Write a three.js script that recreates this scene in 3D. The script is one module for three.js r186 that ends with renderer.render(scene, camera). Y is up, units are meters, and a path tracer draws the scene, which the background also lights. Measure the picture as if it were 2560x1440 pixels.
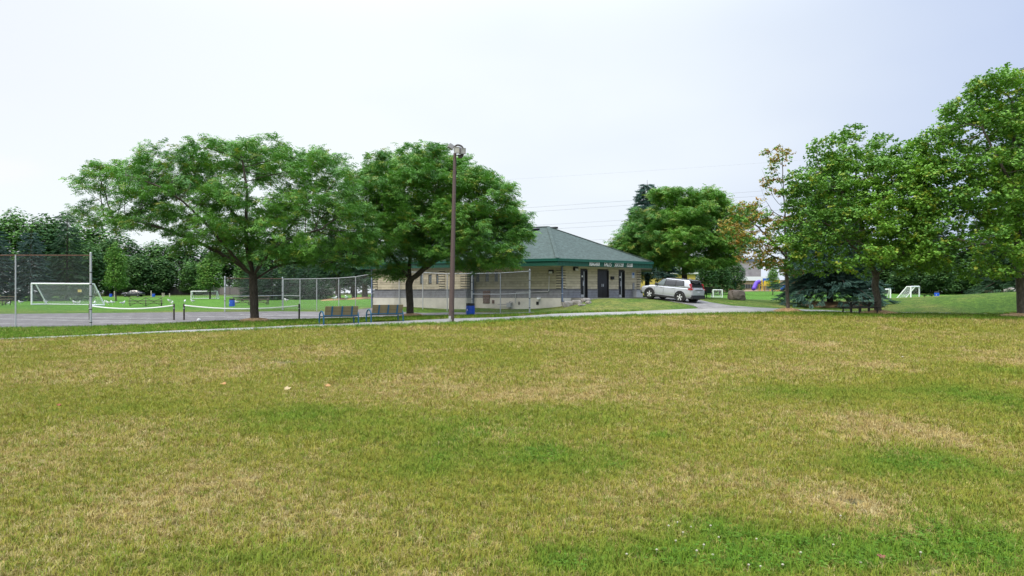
import * as THREE from 'three';
import { mergeGeometries } from 'three/addons/utils/BufferGeometryUtils.js';
import { TextGeometry } from 'three/addons/geometries/TextGeometry.js';
import { FontLoader } from 'three/addons/loaders/FontLoader.js';

/* ------------------------------------------------------------------ camera */
const F = 1800, EYE = 1.5, HORIZON = 740, CX = 1280;
const scene = new THREE.Scene();
const camera = new THREE.PerspectiveCamera(2 * Math.atan(720 / F) * 180 / Math.PI, 16 / 9, 0.1, 2000);
camera.position.set(0, EYE, 0);
camera.lookAt(0, EYE, -10);
camera.setViewOffset(2560, 1440, 0, 720 - HORIZON, 2560, 1440);   // level camera, lens shifted a little up
scene.add(camera);

/* --------------------------------------------------------------- noise, rng */
function rng(seed) { let a = seed >>> 0; return () => { a = (a + 0x6D2B79F5) >>> 0; let t = a; t = Math.imul(t ^ (t >>> 15), t | 1); t ^= t + Math.imul(t ^ (t >>> 7), t | 61); return ((t ^ (t >>> 14)) >>> 0) / 4294967296; }; }
const hash2 = (x, y, s = 0) => { let h = Math.imul(x | 0, 374761393) + Math.imul(y | 0, 668265263) + Math.imul(s | 0, 1442695041); h = Math.imul(h ^ (h >>> 13), 1274126177); return ((h ^ (h >>> 16)) >>> 0) / 4294967296; };
function vnoise(x, y, s = 0, wrap = 0) {
  const xi = Math.floor(x), yi = Math.floor(y), fx = x - xi, fy = y - yi, u = fx * fx * (3 - 2 * fx), v = fy * fy * (3 - 2 * fy);
  const m = (a) => wrap ? ((a % wrap) + wrap) % wrap : a;
  const a = hash2(m(xi), m(yi), s), b = hash2(m(xi + 1), m(yi), s), c = hash2(m(xi), m(yi + 1), s), d = hash2(m(xi + 1), m(yi + 1), s);
  return a + (b - a) * u + (c - a) * v + (a - b - c + d) * u * v;
}
function fbm(x, y, oct = 4, s = 0, wrap = 0) { let f = 0, a = .5, n = 0; for (let i = 0; i < oct; i++) { f += a * vnoise(x, y, s + i * 17, wrap); n += a; x *= 2; y *= 2; wrap *= 2; a *= .5; } return f / n; }
const mix = (a, b, t) => a + (b - a) * t;
const mix3 = (a, b, t) => [mix(a[0], b[0], t), mix(a[1], b[1], t), mix(a[2], b[2], t)];
const clamp = (x, a = 0, b = 1) => Math.min(b, Math.max(a, x));
const smooth = (a, b, x) => { const t = clamp((x - a) / (b - a)); return t * t * (3 - 2 * t); };
const V = (x, y, z) => new THREE.Vector3(x, y, z);

/* --------------------------------------------------------------------- sky */
{
  const W = 1024, Hh = 512, data = new Float32Array(W * Hh * 4);
  for (let j = 0; j < Hh; j++) for (let i = 0; i < W; i++) {
    const phi = ((i + .5) / W - .5) * 2 * Math.PI, th = ((j + .5) / Hh - .5) * Math.PI;
    const dx = Math.cos(th) * Math.cos(phi), dy = Math.sin(th), dz = Math.cos(th) * Math.sin(phi);
    const e = Math.max(dy, 0), q = 1 / (e + .16);
    const cl = fbm(dx * q * 1.1 + 7, dz * q * 1.1 + 3, 5, 5), cl2 = fbm(dx * q * 2.6 + 1, dz * q * 2.6 + 9, 5, 41);
    // veil of high cloud: whiter where it is thicker, slate blue where it is thin
    const side = dx * .88 - .06;                                     // thinner cloud to the east
    let thin = clamp(.10 + side * .55 + .75 * smooth(.12, .75, dx) + (cl - .5) * .4 + (e - .1) * .12);
    thin *= smooth(-.02, .12, e + .05) ;
    const thickc = [.885, .945, .985], thinc = [.50, .60, .83];
    let c = mix3(thickc, thinc, thin * .95);
    // a lavender cast and soft low puffs in the west
    const west = smooth(.2, .75, -dx);
    c = mix3(c, [.80, .835, .93], west * .8 * smooth(.05, .3, e));
    const puff = smooth(.56, .72, cl2) * smooth(.28, .06, e) * west;
    c = mix3(c, [.95, .93, .935], puff * .8);
    const up = .735 * (1 + 2.65 * smooth(.32, .95, e));                            // an overcast sky is brightest overhead
    const k = (j * W + i) * 4;
    const gnd = dy < 0 ? .35 : 1;
    data[k] = c[0] * up * gnd; data[k + 1] = c[1] * up * gnd; data[k + 2] = c[2] * up * gnd; data[k + 3] = 1;
  }
  const sky = new THREE.DataTexture(data, W, Hh, THREE.RGBAFormat, THREE.FloatType);
  sky.mapping = THREE.EquirectangularReflectionMapping; sky.magFilter = sky.minFilter = THREE.LinearFilter; sky.needsUpdate = true;
  scene.background = sky; scene.environment = sky; scene.environmentIntensity = 1; scene.backgroundIntensity = 1;
}
const sun = new THREE.DirectionalLight(0xfff3e0, 1.5);
sun.position.set(-45, 90, 10); sun.target.position.set(0, 0, -45); scene.add(sun, sun.target);
sun.castShadow = true; sun.shadow.radius = 26; sun.shadow.mapSize.set(4096, 4096);
Object.assign(sun.shadow.camera, { left: -120, right: 120, top: 120, bottom: -120, near: 1, far: 400 });

const renderer = new THREE.WebGLRenderer({ antialias: true });
renderer.setSize(1024, 576);
renderer.shadowMap.enabled = true; renderer.shadowMap.type = THREE.PCFSoftShadowMap;
renderer.toneMapping = THREE.LinearToneMapping; renderer.toneMappingExposure = 1.45;

/* ---------------------------------------------------------- naming helpers */
const taken = new Map();
function numbered(name) { const n = taken.get(name) || 0; taken.set(name, n + 1); return n ? `${name}_${String(n).padStart(3, '0')}` : name; }
function tag(o, label, category, group, kind) { if (label) o.userData.label = label; if (category) o.userData.category = category; if (group) o.userData.group = group; if (kind) o.userData.kind = kind; return o; }
function thing(name, label, category, pos = [0, 0, 0], turn = 0, group) {
  const o = new THREE.Group(); o.name = numbered(name); o.position.set(...pos); o.rotation.y = turn; scene.add(o); return tag(o, label, category, group);
}
function place(src, pos, turn, label, scale) { const o = src.clone(); o.name = numbered(src.name.replace(/_\d{3}$/, '')); o.userData = { ...src.userData }; o.position.set(...pos); o.rotation.y = turn; if (label) o.userData.label = label; if (scale) Array.isArray(scale) ? o.scale.set(...scale) : o.scale.setScalar(scale); scene.add(o); return o; }
function strip(g) { if (g.index) g = g.toNonIndexed(); else g = g.clone(); for (const k of Object.keys(g.attributes)) if (!['position', 'normal', 'uv'].includes(k)) g.deleteAttribute(k); if (!g.attributes.normal) g.computeVertexNormals(); if (!g.attributes.uv) g.setAttribute('uv', new THREE.BufferAttribute(new Float32Array(g.attributes.position.count * 2), 2)); return g; }
function merge(list) { list = (Array.isArray(list) ? list : [list]).map(strip); return list.length === 1 ? list[0] : mergeGeometries(list); }
function boxUV(g) {
  const p = g.attributes.position, n = g.attributes.normal, uv = new Float32Array(p.count * 2);
  for (let i = 0; i < p.count; i++) {
    const ax = Math.abs(n.getX(i)), ay = Math.abs(n.getY(i)), az = Math.abs(n.getZ(i));
    const x = p.getX(i), y = p.getY(i), z = p.getZ(i);
    if (ay > ax && ay > az) { uv[2 * i] = x; uv[2 * i + 1] = z; } else if (ax > az) { uv[2 * i] = z; uv[2 * i + 1] = y; } else { uv[2 * i] = x; uv[2 * i + 1] = y; }
  }
  g.setAttribute('uv', new THREE.BufferAttribute(uv, 2)); return g;
}
function obj(name, geoms, material, parent = scene, keepUV = false) {
  let g = merge(geoms); if (!keepUV) g = boxUV(g);
  const m = new THREE.Mesh(g, material); m.name = parent === scene ? numbered(name) : name; m.castShadow = m.receiveShadow = true; parent.add(m); return m;
}
/* ------------------------------------------------------- geometry helpers */
function box(w, h, d, x = 0, y = 0, z = 0, rx = 0, ry = 0, rz = 0) { const g = new THREE.BoxGeometry(w, h, d); if (rx) g.rotateX(rx); if (ry) g.rotateY(ry); if (rz) g.rotateZ(rz); return g.translate(x, y, z); }
function cyl(r0, r1, h, x = 0, y = 0, z = 0, seg = 12, rx = 0, rz = 0) { const g = new THREE.CylinderGeometry(r1, r0, h, seg); if (rx) g.rotateX(rx); if (rz) g.rotateZ(rz); return g.translate(x, y, z); }
function tube(pts, radii, sides = 6, cap = true) {           // tapered tube through points
  const n = pts.length, pos = [], nor = [], uv = [], idx = []; let ref = V(.31, .17, .93), len = 0;
  for (let i = 0; i < n; i++) {
    const t = pts[Math.min(i + 1, n - 1)].clone().sub(pts[Math.max(i - 1, 0)]).normalize();
    const a = ref.clone().sub(t.clone().multiplyScalar(ref.dot(t))); if (a.lengthSq() < 1e-6) a.set(t.y, -t.x, t.z + .1).cross(t); a.normalize(); ref = a;
    const b = t.clone().cross(a), r = Array.isArray(radii) ? radii[i] : radii;
    if (i) len += pts[i].distanceTo(pts[i - 1]);
    for (let k = 0; k <= sides; k++) { const f = k / sides * Math.PI * 2, c = Math.cos(f), s = Math.sin(f); const nx = a.x * c + b.x * s, ny = a.y * c + b.y * s, nz = a.z * c + b.z * s; pos.push(pts[i].x + nx * r, pts[i].y + ny * r, pts[i].z + nz * r); nor.push(nx, ny, nz); uv.push(k / sides * Math.max(.12, 6.28 * r), len); }
  }
  const w = sides + 1;
  for (let i = 0; i < n - 1; i++) for (let k = 0; k < sides; k++) { const p = i * w + k; idx.push(p, p + 1, p + w, p + 1, p + w + 1, p + w); }
  if (cap) for (const [e, fl] of [[0, 1], [n - 1, 0]]) { const c = pos.length / 3; pos.push(pts[e].x, pts[e].y, pts[e].z); const t = pts[Math.min(e + 1, n - 1)].clone().sub(pts[Math.max(e - 1, 0)]).normalize().multiplyScalar(fl ? -1 : 1); nor.push(t.x, t.y, t.z); uv.push(0, 0); for (let k = 0; k < sides; k++) fl ? idx.push(c, e * w + k + 1, e * w + k) : idx.push(c, e * w + k, e * w + k + 1); }
  const g = new THREE.BufferGeometry(); g.setAttribute('position', new THREE.Float32BufferAttribute(pos, 3)); g.setAttribute('normal', new THREE.Float32BufferAttribute(nor, 3)); g.setAttribute('uv', new THREE.Float32BufferAttribute(uv, 2)); g.setIndex(idx); return g;
}
const bar = (a, b, r, sides = 6) => tube([V(...a), V(...b)], r, sides);
function beam(a, b, w, h) { const A = V(...a), B = V(...b), L = A.distanceTo(B), g = new THREE.BoxGeometry(w, h, L); const m = new THREE.Matrix4().lookAt(A, B, Math.abs(B.y - A.y) > .99 * L ? V(0, 0, 1) : V(0, 1, 0)); g.applyMatrix4(m); const c = A.add(B).multiplyScalar(.5); return g.translate(c.x, c.y, c.z); }
function curve(pts, n) { return new THREE.CatmullRomCurve3(pts.map(p => V(...p))).getPoints(n); }
function meshGeo(pos, idx, uv) { const g = new THREE.BufferGeometry(); g.setAttribute('position', new THREE.Float32BufferAttribute(pos, 3)); if (uv) g.setAttribute('uv', new THREE.Float32BufferAttribute(uv, 2)); g.setIndex(idx); g.computeVertexNormals(); return g; }

/* ------------------------------------------------------------- materials */
const lin = (r, g, b) => new THREE.Color().setRGB(r, g, b);
function tex(size, fn, rep = 1, srgb = true) {
  const d = new Uint8Array(size * size * 4), e = x => srgb ? 255 * (x <= .0031308 ? 12.92 * x : 1.055 * Math.pow(x, 1 / 2.4) - .055) : 255 * x;
  for (let j = 0; j < size; j++) for (let i = 0; i < size; i++) { const c = fn(i / size, j / size), k = (j * size + i) * 4; const a = Array.isArray(c) ? c : [c, c, c]; d[k] = e(clamp(a[0])); d[k + 1] = e(clamp(a[1])); d[k + 2] = e(clamp(a[2])); d[k + 3] = 255; }
  const t = new THREE.DataTexture(d, size, size, THREE.RGBAFormat); t.wrapS = t.wrapT = THREE.RepeatWrapping; t.magFilter = THREE.LinearFilter; t.minFilter = THREE.LinearMipmapLinearFilter; t.generateMipmaps = true; if (srgb) t.colorSpace = THREE.SRGBColorSpace; t.repeat.set(1 / rep, 1 / rep); t.needsUpdate = true; return t;
}
const std = (c, rough = .8, extra = {}) => new THREE.MeshStandardMaterial({ color: Array.isArray(c) ? lin(...c) : c, roughness: rough, side: THREE.DoubleSide, ...extra });
const phys = (c, rough = .8, extra = {}) => new THREE.MeshPhysicalMaterial({ color: Array.isArray(c) ? lin(...c) : c, roughness: rough, side: THREE.DoubleSide, ...extra });
// mottled colour texture around 1 for multiplying with a base colour
const mottle = (amp, s, f = 8, size = 256, rep = 2) => tex(size, (u, v) => clamp(1 - amp + amp * 1.0 * (fbm(u * f, v * f, 5, s, f) * 1.5 - .25)), rep);
const T = {
  rough: mottle(.35, 3, 8, 256, 1.5), fine: mottle(.25, 9, 32, 256, 1), stain: mottle(.45, 14, 4, 256, 4),
  asphalt: tex(512, (u, v) => { const n = fbm(u * 64, v * 64, 3, 2, 64), m = fbm(u * 6, v * 6, 4, 8, 6); return .62 + .5 * (n - .5) + .55 * (m - .5); }, 3),
  concrete: tex(512, (u, v) => { const n = fbm(u * 48, v * 48, 3, 5, 48), m = fbm(u * 5, v * 5, 5, 18, 5); return .84 + .22 * (n - .5) + .3 * (m - .5); }, 3),
  bark: tex(256, (u, v) => { const n = fbm(u * 24, v * 5, 4, 31, 24); return .35 + .9 * n * n; }, .8),
  wood: tex(256, (u, v) => { const n = fbm(u * 4, v * 60, 4, 51, 4); return .6 + .6 * n * n + .1; }, .9),
  grass: tex(1024, (u, v) => { const n = fbm(u * 150, v * 150, 2, 71, 150), m = fbm(u * 24, v * 24, 4, 72, 24), w = vnoise(u * 420, v * 420, 3, 420); const s = .55 + .75 * (n - .5) + .5 * (m - .5) + .45 * (w - .5); return [s * (1 + .35 * (m - .5)), s, s * (1 - .3 * (m - .5))].map(x => clamp(x, .05, 1)); }, 5),
};
const bumpOf = t => t;
const M = {
  bark: std([.105, .085, .066], .95, { map: T.bark, bumpMap: T.bark, bumpScale: .02 }),
  barkGrey: std([.17, .15, .125], .95, { map: T.bark, bumpMap: T.bark, bumpScale: .015 }),
  galv: std([.50, .52, .54], .5, { metalness: .35, map: T.fine }),
  rust: std([.17, .085, .055], .85, { map: T.rough }),
  white: std([.80, .81, .82], .5), black: std([.012, .012, .013], .55), darkSteel: std([.035, .03, .026], .6),
  wire: std([.30, .31, .32], .5, { metalness: .4 }), wireDark: std([.12, .12, .125], .5, { metalness: .4 }),
  netWhite: std([.72, .74, .74], .8), netBlack: std([.02, .022, .02], .9),
};

/* ---------------------------------------------------------- pixel to place */
const P = (px, py, d) => V((px - CX) / F * d, EYE - (py - HORIZON) / F * d, -d);
/* ---------------------------------------------------------------- terrain */
// clubhouse plan, needed by the ground (x, distance)
const CL = { C: [3.62, 53], R: [10.29, 57.5], L: [-10.95, 59.5], floor: 1.365 };
const nrm = (a, b) => { const x = b[0] - a[0], y = b[1] - a[1], l = Math.hypot(x, y); return [x / l, y / l, l]; };
CL.uR = nrm(CL.C, CL.R); CL.uL = nrm(CL.C, CL.L); CL.nR = [CL.uR[1], -CL.uR[0]]; CL.nL = [-CL.uL[1], CL.uL[0]]; if (CL.nL[1] > 0) CL.nL = CL.nL.map(v => -v);
const ctl = [];                                                       // [x, distance, height]
const cp = (px, py, d) => { const p = P(px, py, d); ctl.push([p.x, d, p.y]); };
for (const [x, d] of [[-30, -12], [0, -12], [30, -12], [-8, 3], [8, 3], [0, 10], [-14, 10], [14, 10], [-22, 15], [22, 15], [0, 20], [-12, 20], [12, 21], [28, 22], [-26, 22], [0, 28], [45, 10], [-45, 10]]) ctl.push([x, d, 0]);
for (const a of [[0, 850, 24.6], [200, 843, 26.2], [430, 833, 29], [640, 825, 31.6], [850, 814, 35.5], [965, 808, 37], [1128, 809, 37], [1300, 797, 39.8], [1500, 791, 42], [1700, 785, 44.5], [1850, 783, 45], [637, 806, 40], [1028, 793, 46], [1176, 790, 46.5],
  [227, 821, 36], [0, 823, 35.5], [-200, 826, 35], [460, 799, 49.5], [747, 803, 46.8], [229, 800, 51], [0, 785, 62], [560, 780, 61], [706, 775, 66], [880, 778, 59.5], [1057, 781.5, 54.5], [1200, 782.5, 51.8], [1324, 780, 50],
  [78, 762, 80], [210, 762, 80], [365, 766, 84], [580, 766, 82], [0, 765, 84], [-300, 762, 84], [500, 747, 140], [800, 752, 100], [300, 741, 165], [0, 742, 150], [600, 738, 170], [420, 737, 172],
  [1960, 781, 45.5], [2195, 785, 44.5], [2400, 788, 43.5], [2545, 791, 42], [2750, 800, 39], [1697, 757, 51.8], [1624, 747.5, 53.7], [1735, 766, 49], [1480, 752, 51.5], [1560, 762, 49.5], [1450, 768, 49.5], [1403, 769, 52.4], [1300, 773, 54.2], [1180, 772.5, 55], [1060, 770, 56.2], [935, 769, 57.6],
  [1850, 750, 57], [1960, 769, 55], [1790, 748.5, 58], [1850, 768, 50.5], [1900, 750, 76], [1850, 743, 92], [1900, 727, 150], [1780, 729, 150], [2000, 729, 150], [2075, 764, 58], [2200, 751, 106], [2300, 750, 108], [2300, 737, 150], [2500, 735, 150],
  [2400, 741, 53], [2500, 735, 53], [2570, 731, 51], [2700, 729, 50], [2300, 752, 55], [2250, 765, 53], [2400, 781, 47], [2540, 783, 46], [1622, 738, 70], [1713, 743, 62], [1300, 745, 75], [1000, 750, 80], [843, 751, 84], [912, 750, 82]]) cp(...a);
for (const t of [1.8, 4.5, 8]) { const o = 1.4; ctl.push([CL.C[0] + CL.uR[0] * t + CL.nR[0] * o, CL.C[1] + CL.uR[1] * t + CL.nR[1] * o, CL.floor - .06]); }
for (const [x, d, y] of [[-200, 60, .2], [-200, 180, 1.8], [200, 40, .6], [200, 180, 2.6], [0, 260, 2.4], [-220, 420, 3], [220, 420, 3], [0, 420, 3], [90, 60, 1.4], [-90, 40, 0], [80, 100, 1.2], [-300, 0, 0], [300, 0, .4]]) ctl.push([x, d, y]);
const tps = (() => {
  const n = ctl.length, N = n + 3, S = 50, A = [], ph = r2 => r2 < 1e-12 ? 0 : .5 * r2 * Math.log(r2);
  for (let i = 0; i < n; i++) { const row = new Float64Array(N + 1); for (let j = 0; j < n; j++) row[j] = ph(((ctl[i][0] - ctl[j][0]) ** 2 + (ctl[i][1] - ctl[j][1]) ** 2) / S / S); row[i] += .0006; row[n] = 1; row[n + 1] = ctl[i][0] / S; row[n + 2] = ctl[i][1] / S; row[N] = ctl[i][2]; A.push(row); }
  for (let k = 0; k < 3; k++) { const row = new Float64Array(N + 1); for (let j = 0; j < n; j++) row[j] = k === 0 ? 1 : ctl[j][k - 1] / S; A.push(row); }
  for (let c = 0; c < N; c++) { let p = c; for (let r = c + 1; r < N; r++) if (Math.abs(A[r][c]) > Math.abs(A[p][c])) p = r; [A[c], A[p]] = [A[p], A[c]]; for (let r = c + 1; r < N; r++) { const f = A[r][c] / A[c][c]; if (f) for (let k = c; k <= N; k++) A[r][k] -= f * A[c][k]; } }
  const w = new Float64Array(N); for (let r = N - 1; r >= 0; r--) { let s = A[r][N]; for (let k = r + 1; k < N; k++) s -= A[r][k] * w[k]; w[r] = s / A[r][r]; }
  return (x, d) => { let s = w[n] + w[n + 1] * x / S + w[n + 2] * d / S; for (let j = 0; j < n; j++) s += w[j] * ph(((x - ctl[j][0]) ** 2 + (d - ctl[j][1]) ** 2) / S / S); return s; };
})();
function H(x, d) { const xx = clamp(x, -220, 220), dd = clamp(d, -12, 420); return tps(xx, dd); }
const gcache = new Map();
function G(px, py) {                                                  // where a line of sight meets the ground
  const key = px + ',' + py; if (gcache.has(key)) return gcache.get(key);
  const sx = (px - CX) / F, sy = -(py - HORIZON) / F, f = d => EYE + sy * d - H(sx * d, d);
  let a = 2, b = null; for (let d = 2; d < 300; d *= 1.03) { if (f(d) < 0) { b = d; break; } a = d; }
  if (b === null) b = a; for (let i = 0; i < 30; i++) { const m = (a + b) / 2; f(m) < 0 ? b = m : a = m; }
  const r = [sx * a, a]; gcache.set(key, r); return r;
}
const at = (px, d) => { const x = (px - CX) / F * d; return [x, H(x, d), -d]; };   // a spot on the ground in a direction, at a distance

// distance from the eye to the inner (dry) lawn's edge, as a polyline on the ground
const lawnEdge = [[-400, 880], [0, 853], [200, 846], [430, 837], [640, 829], [860, 823], [1128, 815], [1300, 806], [1500, 799], [1700, 791.5], [1900, 788], [2100, 793], [2300, 799], [2560, 802], [2900, 815]].map(([a, b]) => G(a, b));
function lawnDepth(x, d) {                                            // >0 inside the dry lawn (metres, roughly)
  let i = 0; while (i < lawnEdge.length - 2 && lawnEdge[i + 1][0] < x) i++;
  const [a, b] = [lawnEdge[i], lawnEdge[i + 1]], t = clamp((x - a[0]) / (b[0] - a[0]), -1, 2); return mix(a[1], b[1], t) - d;
}
// patches seen on the lawn: [px, py, rx, ry, amount]
const ell = l => l.map(([px, py, rx, ry, k]) => { const c = G(px, py), d = c[1]; return { x: c[0], d, rx: rx / F * d, rd: Math.max(.12, ry * d * d / (F * EYE)), k }; });
const greens = ell([[760, 1045, 280, 48, .8], [1150, 1100, 280, 70, .7], [1440, 1040, 280, 45, .6], [1440, 1160, 260, 55, .75], [1980, 985, 260, 28, .8], [2480, 1000, 190, 55, .95], [2250, 1150, 230, 60, .6], [2450, 1180, 150, 60, .5], [1660, 1095, 50, 14, .7], [1750, 1400, 360, 70, .95], [2080, 1375, 330, 70, .9], [2480, 1400, 200, 60, .6], [2450, 1330, 240, 110, .7], [1400, 1420, 160, 50, .7], [600, 1400, 330, 60, .55], [1050, 1180, 120, 30, .4], [350, 1020, 160, 22, .45], [2500, 930, 110, 20, .7], [1000, 900, 260, 12, .25], [1750, 880, 300, 14, .35], [2300, 860, 300, 10, .3], [1750, 1310, 160, 30, .5], [2180, 1180, 150, 35, .5]]);
const dries = ell([[230, 1080, 170, 50, .55], [100, 1150, 200, 60, .35], [1300, 990, 300, 30, .2], [2300, 1080, 160, 40, .45], [2120, 1255, 150, 40, .9], [1500, 1230, 130, 40, .45], [1780, 1190, 200, 40, .5], [2330, 1420, 150, 35, .8], [900, 1290, 160, 40, .35], [2200, 1340, 130, 28, .6]]);
const bares = ell([[2110, 1255, 62, 20, 1], [2190, 1285, 60, 16, .8], [1965, 1330, 50, 7, .9], [2330, 1432, 90, 14, 1], [1990, 1200, 60, 10, .6], [640, 915, 230, 14, .7], [760, 905, 90, 8, .6], [1170, 1205, 90, 16, .4], [1040, 1180, 60, 10, .35], [2240, 1085, 60, 14, .5], [1310, 849, 120, 4, .7], [1500, 838, 60, 3, .7], [930, 1300, 70, 14, .35], [220, 1190, 90, 16, .35]]);
const sumE = (l, x, d) => { let s = 0; for (const e of l) { const r = ((x - e.x) / e.rx) ** 2 + ((d - e.d) / e.rd) ** 2; if (r < 5) s += e.k * Math.exp(-r * 1.1); } return s; };
function lawnTone(x, d) {                                             // {green 0..1, bare 0..1}
  const n = fbm(x * .55 + 3, d * .38 + 5, 4, 101), n2 = fbm(x * 2.2, d * 2.2, 3, 131), n3 = fbm(x * .12, d * .12, 2, 151);
  const n4 = fbm(x * .9 + 20, d * .42 + 8, 3, 161); let g = .35 + (n - .5) * .85 + (n2 - .5) * .4 + (n3 - .5) * .35 + (n4 - .5) * .55 + sumE(greens, x, d) * .75 - sumE(dries, x, d) * .7;
  const b = clamp(sumE(bares, x, d) * (.55 + n2 * .9) - .15);
  return { g: clamp(g), b };
}
const C_STRAW = [.335, .268, .100], C_GREEN = [.215, .215, .040], C_LUSH = [.055, .135, .022], C_SOIL = [.250, .200, .150], C_FIELD = [.098, .225, .034], C_VERGE = [.095, .170, .032], C_WOODS = [.07, .085, .03];
function groundColour(x, d) {
  const e = lawnDepth(x, d) + (fbm(x * .8, d * .8, 3, 171) - .5) * 1.2, inL = smooth(-.5, .5, e);
  const t = lawnTone(x, d), dry = mix3(mix3(C_STRAW, C_GREEN, t.g), C_SOIL, t.b * .8).map(c => c * .86);
  const n = fbm(x * .25, d * .25, 4, 181), m = fbm(x * 1.1, d * 1.1, 3, 191);
  let out = mix3(C_VERGE, mix3(C_STRAW, C_VERGE, .35), clamp((n - .45) * 1.6 + (m - .5) * .8));
  const field = smooth(62, 74, d) * smooth(180, 150, d);
  if (field) { const stripe = Math.sin((x * .8 + d * .35) * .55) > 0 ? 1 : .9; out = mix3(out, C_FIELD.map(c => c * stripe * (.86 + .3 * n)), field); }
  if (d > 150) out = mix3(out, C_WOODS, smooth(150, 185, d));
  return mix3(out, dry, inL);
}
{
  const axis = (lo, hi, s, far, grow) => { const a = []; for (let v = lo; v <= hi + 1e-6; v += s) a.push(v); let st = s, v = hi; while (v < far[1]) { st *= grow; v += st; a.push(v); } st = s; v = lo; while (v > far[0]) { st *= grow; v -= st; a.unshift(v); } return a; };
  const xs = axis(-36, 38, .4, [-900, 900], 1.12), ds = axis(1, 62, .4, [-60, 1500], 1.07);
  const pos = [], col = [], uv = [], idx = [], w = xs.length;
  for (const d of ds) for (const x of xs) { pos.push(x, H(x, d), -d); const c = groundColour(x, d); col.push(c[0] / .62, c[1] / .62, c[2] / .62); uv.push(x, d); }
  for (let j = 0; j < ds.length - 1; j++) for (let i = 0; i < w - 1; i++) { const p = j * w + i; idx.push(p, p + 1, p + w, p + 1, p + w + 1, p + w); }
  const g = meshGeo(pos, idx, uv); g.setAttribute('color', new THREE.Float32BufferAttribute(col, 3));
  const m = new THREE.Mesh(g, new THREE.MeshPhysicalMaterial({ vertexColors: true, specularIntensity: .15, map: T.grass, roughness: .95, bumpMap: T.grass, bumpScale: .05, side: THREE.DoubleSide }));
  m.name = numbered('ground'); m.receiveShadow = true; scene.add(m); tag(m, 'park lawn and playing field ground, dry and yellowed in front', null, null, 'structure');
}
console.log('terrain');

/* --------------------------------------------- paved sheets laid on the ground */
function sheet(rows, lift, across, skirt = .25) {                     // rows: [[x,d],[x,d]] pairs along the strip
  const pos = [], idx = [], uv = [], n = rows.length, w = across + 1;
  for (const [a, b] of rows) for (let k = 0; k <= across; k++) { const x = mix(a[0], b[0], k / across), d = mix(a[1], b[1], k / across); pos.push(x, H(x, d) + lift, -d); uv.push(x, d); }
  for (let j = 0; j < n - 1; j++) for (let k = 0; k < across; k++) { const p = j * w + k; idx.push(p, p + w, p + 1, p + 1, p + w, p + w + 1); }
  const edge = list => { const s = pos.length / 3; for (const i of list) { pos.push(pos[3 * i], pos[3 * i + 1], pos[3 * i + 2], pos[3 * i], pos[3 * i + 1] - skirt, pos[3 * i + 2]); uv.push(uv[2 * i], uv[2 * i + 1], uv[2 * i], uv[2 * i + 1] + skirt); } for (let q = 0; q < list.length - 1; q++) { const a = s + 2 * q; idx.push(a, a + 1, a + 2, a + 2, a + 1, a + 3); } };
  edge(rows.map((_, j) => j * w)); edge(rows.map((_, j) => j * w + across)); edge([...Array(w).keys()]); edge([...Array(w).keys()].map(k => (n - 1) * w + k));
  const g = meshGeo(pos, idx, uv);
  if (g.attributes.normal.getY(w + 1) < 0) { const ix = g.index.array; for (let i = 0; i < ix.length; i += 3) { const t = ix[i]; ix[i] = ix[i + 1]; ix[i + 1] = t; } g.computeVertexNormals(); }
  return g;
}
const resample = (pairs, step = .6) => { const out = []; for (let i = 0; i < pairs.length - 1; i++) { const [a, b] = [pairs[i], pairs[i + 1]], L = Math.max(Math.hypot(b[0][0] - a[0][0], b[0][1] - a[0][1]), Math.hypot(b[1][0] - a[1][0], b[1][1] - a[1][1])), n = Math.max(1, Math.ceil(L / step)); for (let k = 0; k < n; k++) { const t = k / n; out.push([[mix(a[0][0], b[0][0], t), mix(a[0][1], b[0][1], t)], [mix(a[1][0], b[1][0], t), mix(a[1][1], b[1][1], t)]]); } } out.push(pairs[pairs.length - 1]); return out; };
M.path = std([.31, .302, .29], .92, { map: T.concrete, bumpMap: T.concrete, bumpScale: .006 });
M.drive = std([.30, .292, .285], .93, { map: T.asphalt, bumpMap: T.asphalt, bumpScale: .008 });
M.court = std([.190, .176, .174], .93, { map: T.asphalt, bumpMap: T.asphalt, bumpScale: .006 });
const pathPairs = [[-260, 866, 862], [0, 851.5, 848.5], [194, 844.7, 840.5], [417, 835, 829], [639, 826.5, 820], [760, 820, 814], [1010, 812, 803.5], [1125, 808.6, 797.8], [1260, 800.6, 794], [1379, 795, 786], [1560, 789, 780.6], [1733, 785, 773], [1860, 783, 771.5], [1960, 781.5, 772.5], [2060, 781.8, 776], [2130, 783.5, 780], [2300, 785.5, 782.5], [2519, 788.5, 785.5], [2760, 797, 793]].map(([x, n, f]) => [G(x, n), G(x, f)]);
tag(obj('footpath', sheet(resample(pathPairs), .035, 3), M.path, scene, true), 'pale concrete footpath curving between the lawn and the courts', null, null, 'structure');
const drivePairs = [[[1745, 773.5], [1985, 774.5]], [[1744, 770], [1900, 770.5]], [[1735, 765.5], [1830, 765.5]], [[1704, 758.5], [1775, 757]], [[1664, 751.5], [1745, 750.5]], [[1618, 745.8], [1700, 743.5]], [[1600, 744.6], [1660, 741.6]]].map(([a, b]) => [G(...a), G(...b)]);
tag(obj('driveway', sheet(resample(drivePairs), .045, 5), M.drive, scene, true), 'worn grey asphalt driveway climbing from the footpath to the clubhouse', null, null, 'structure');
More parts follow.
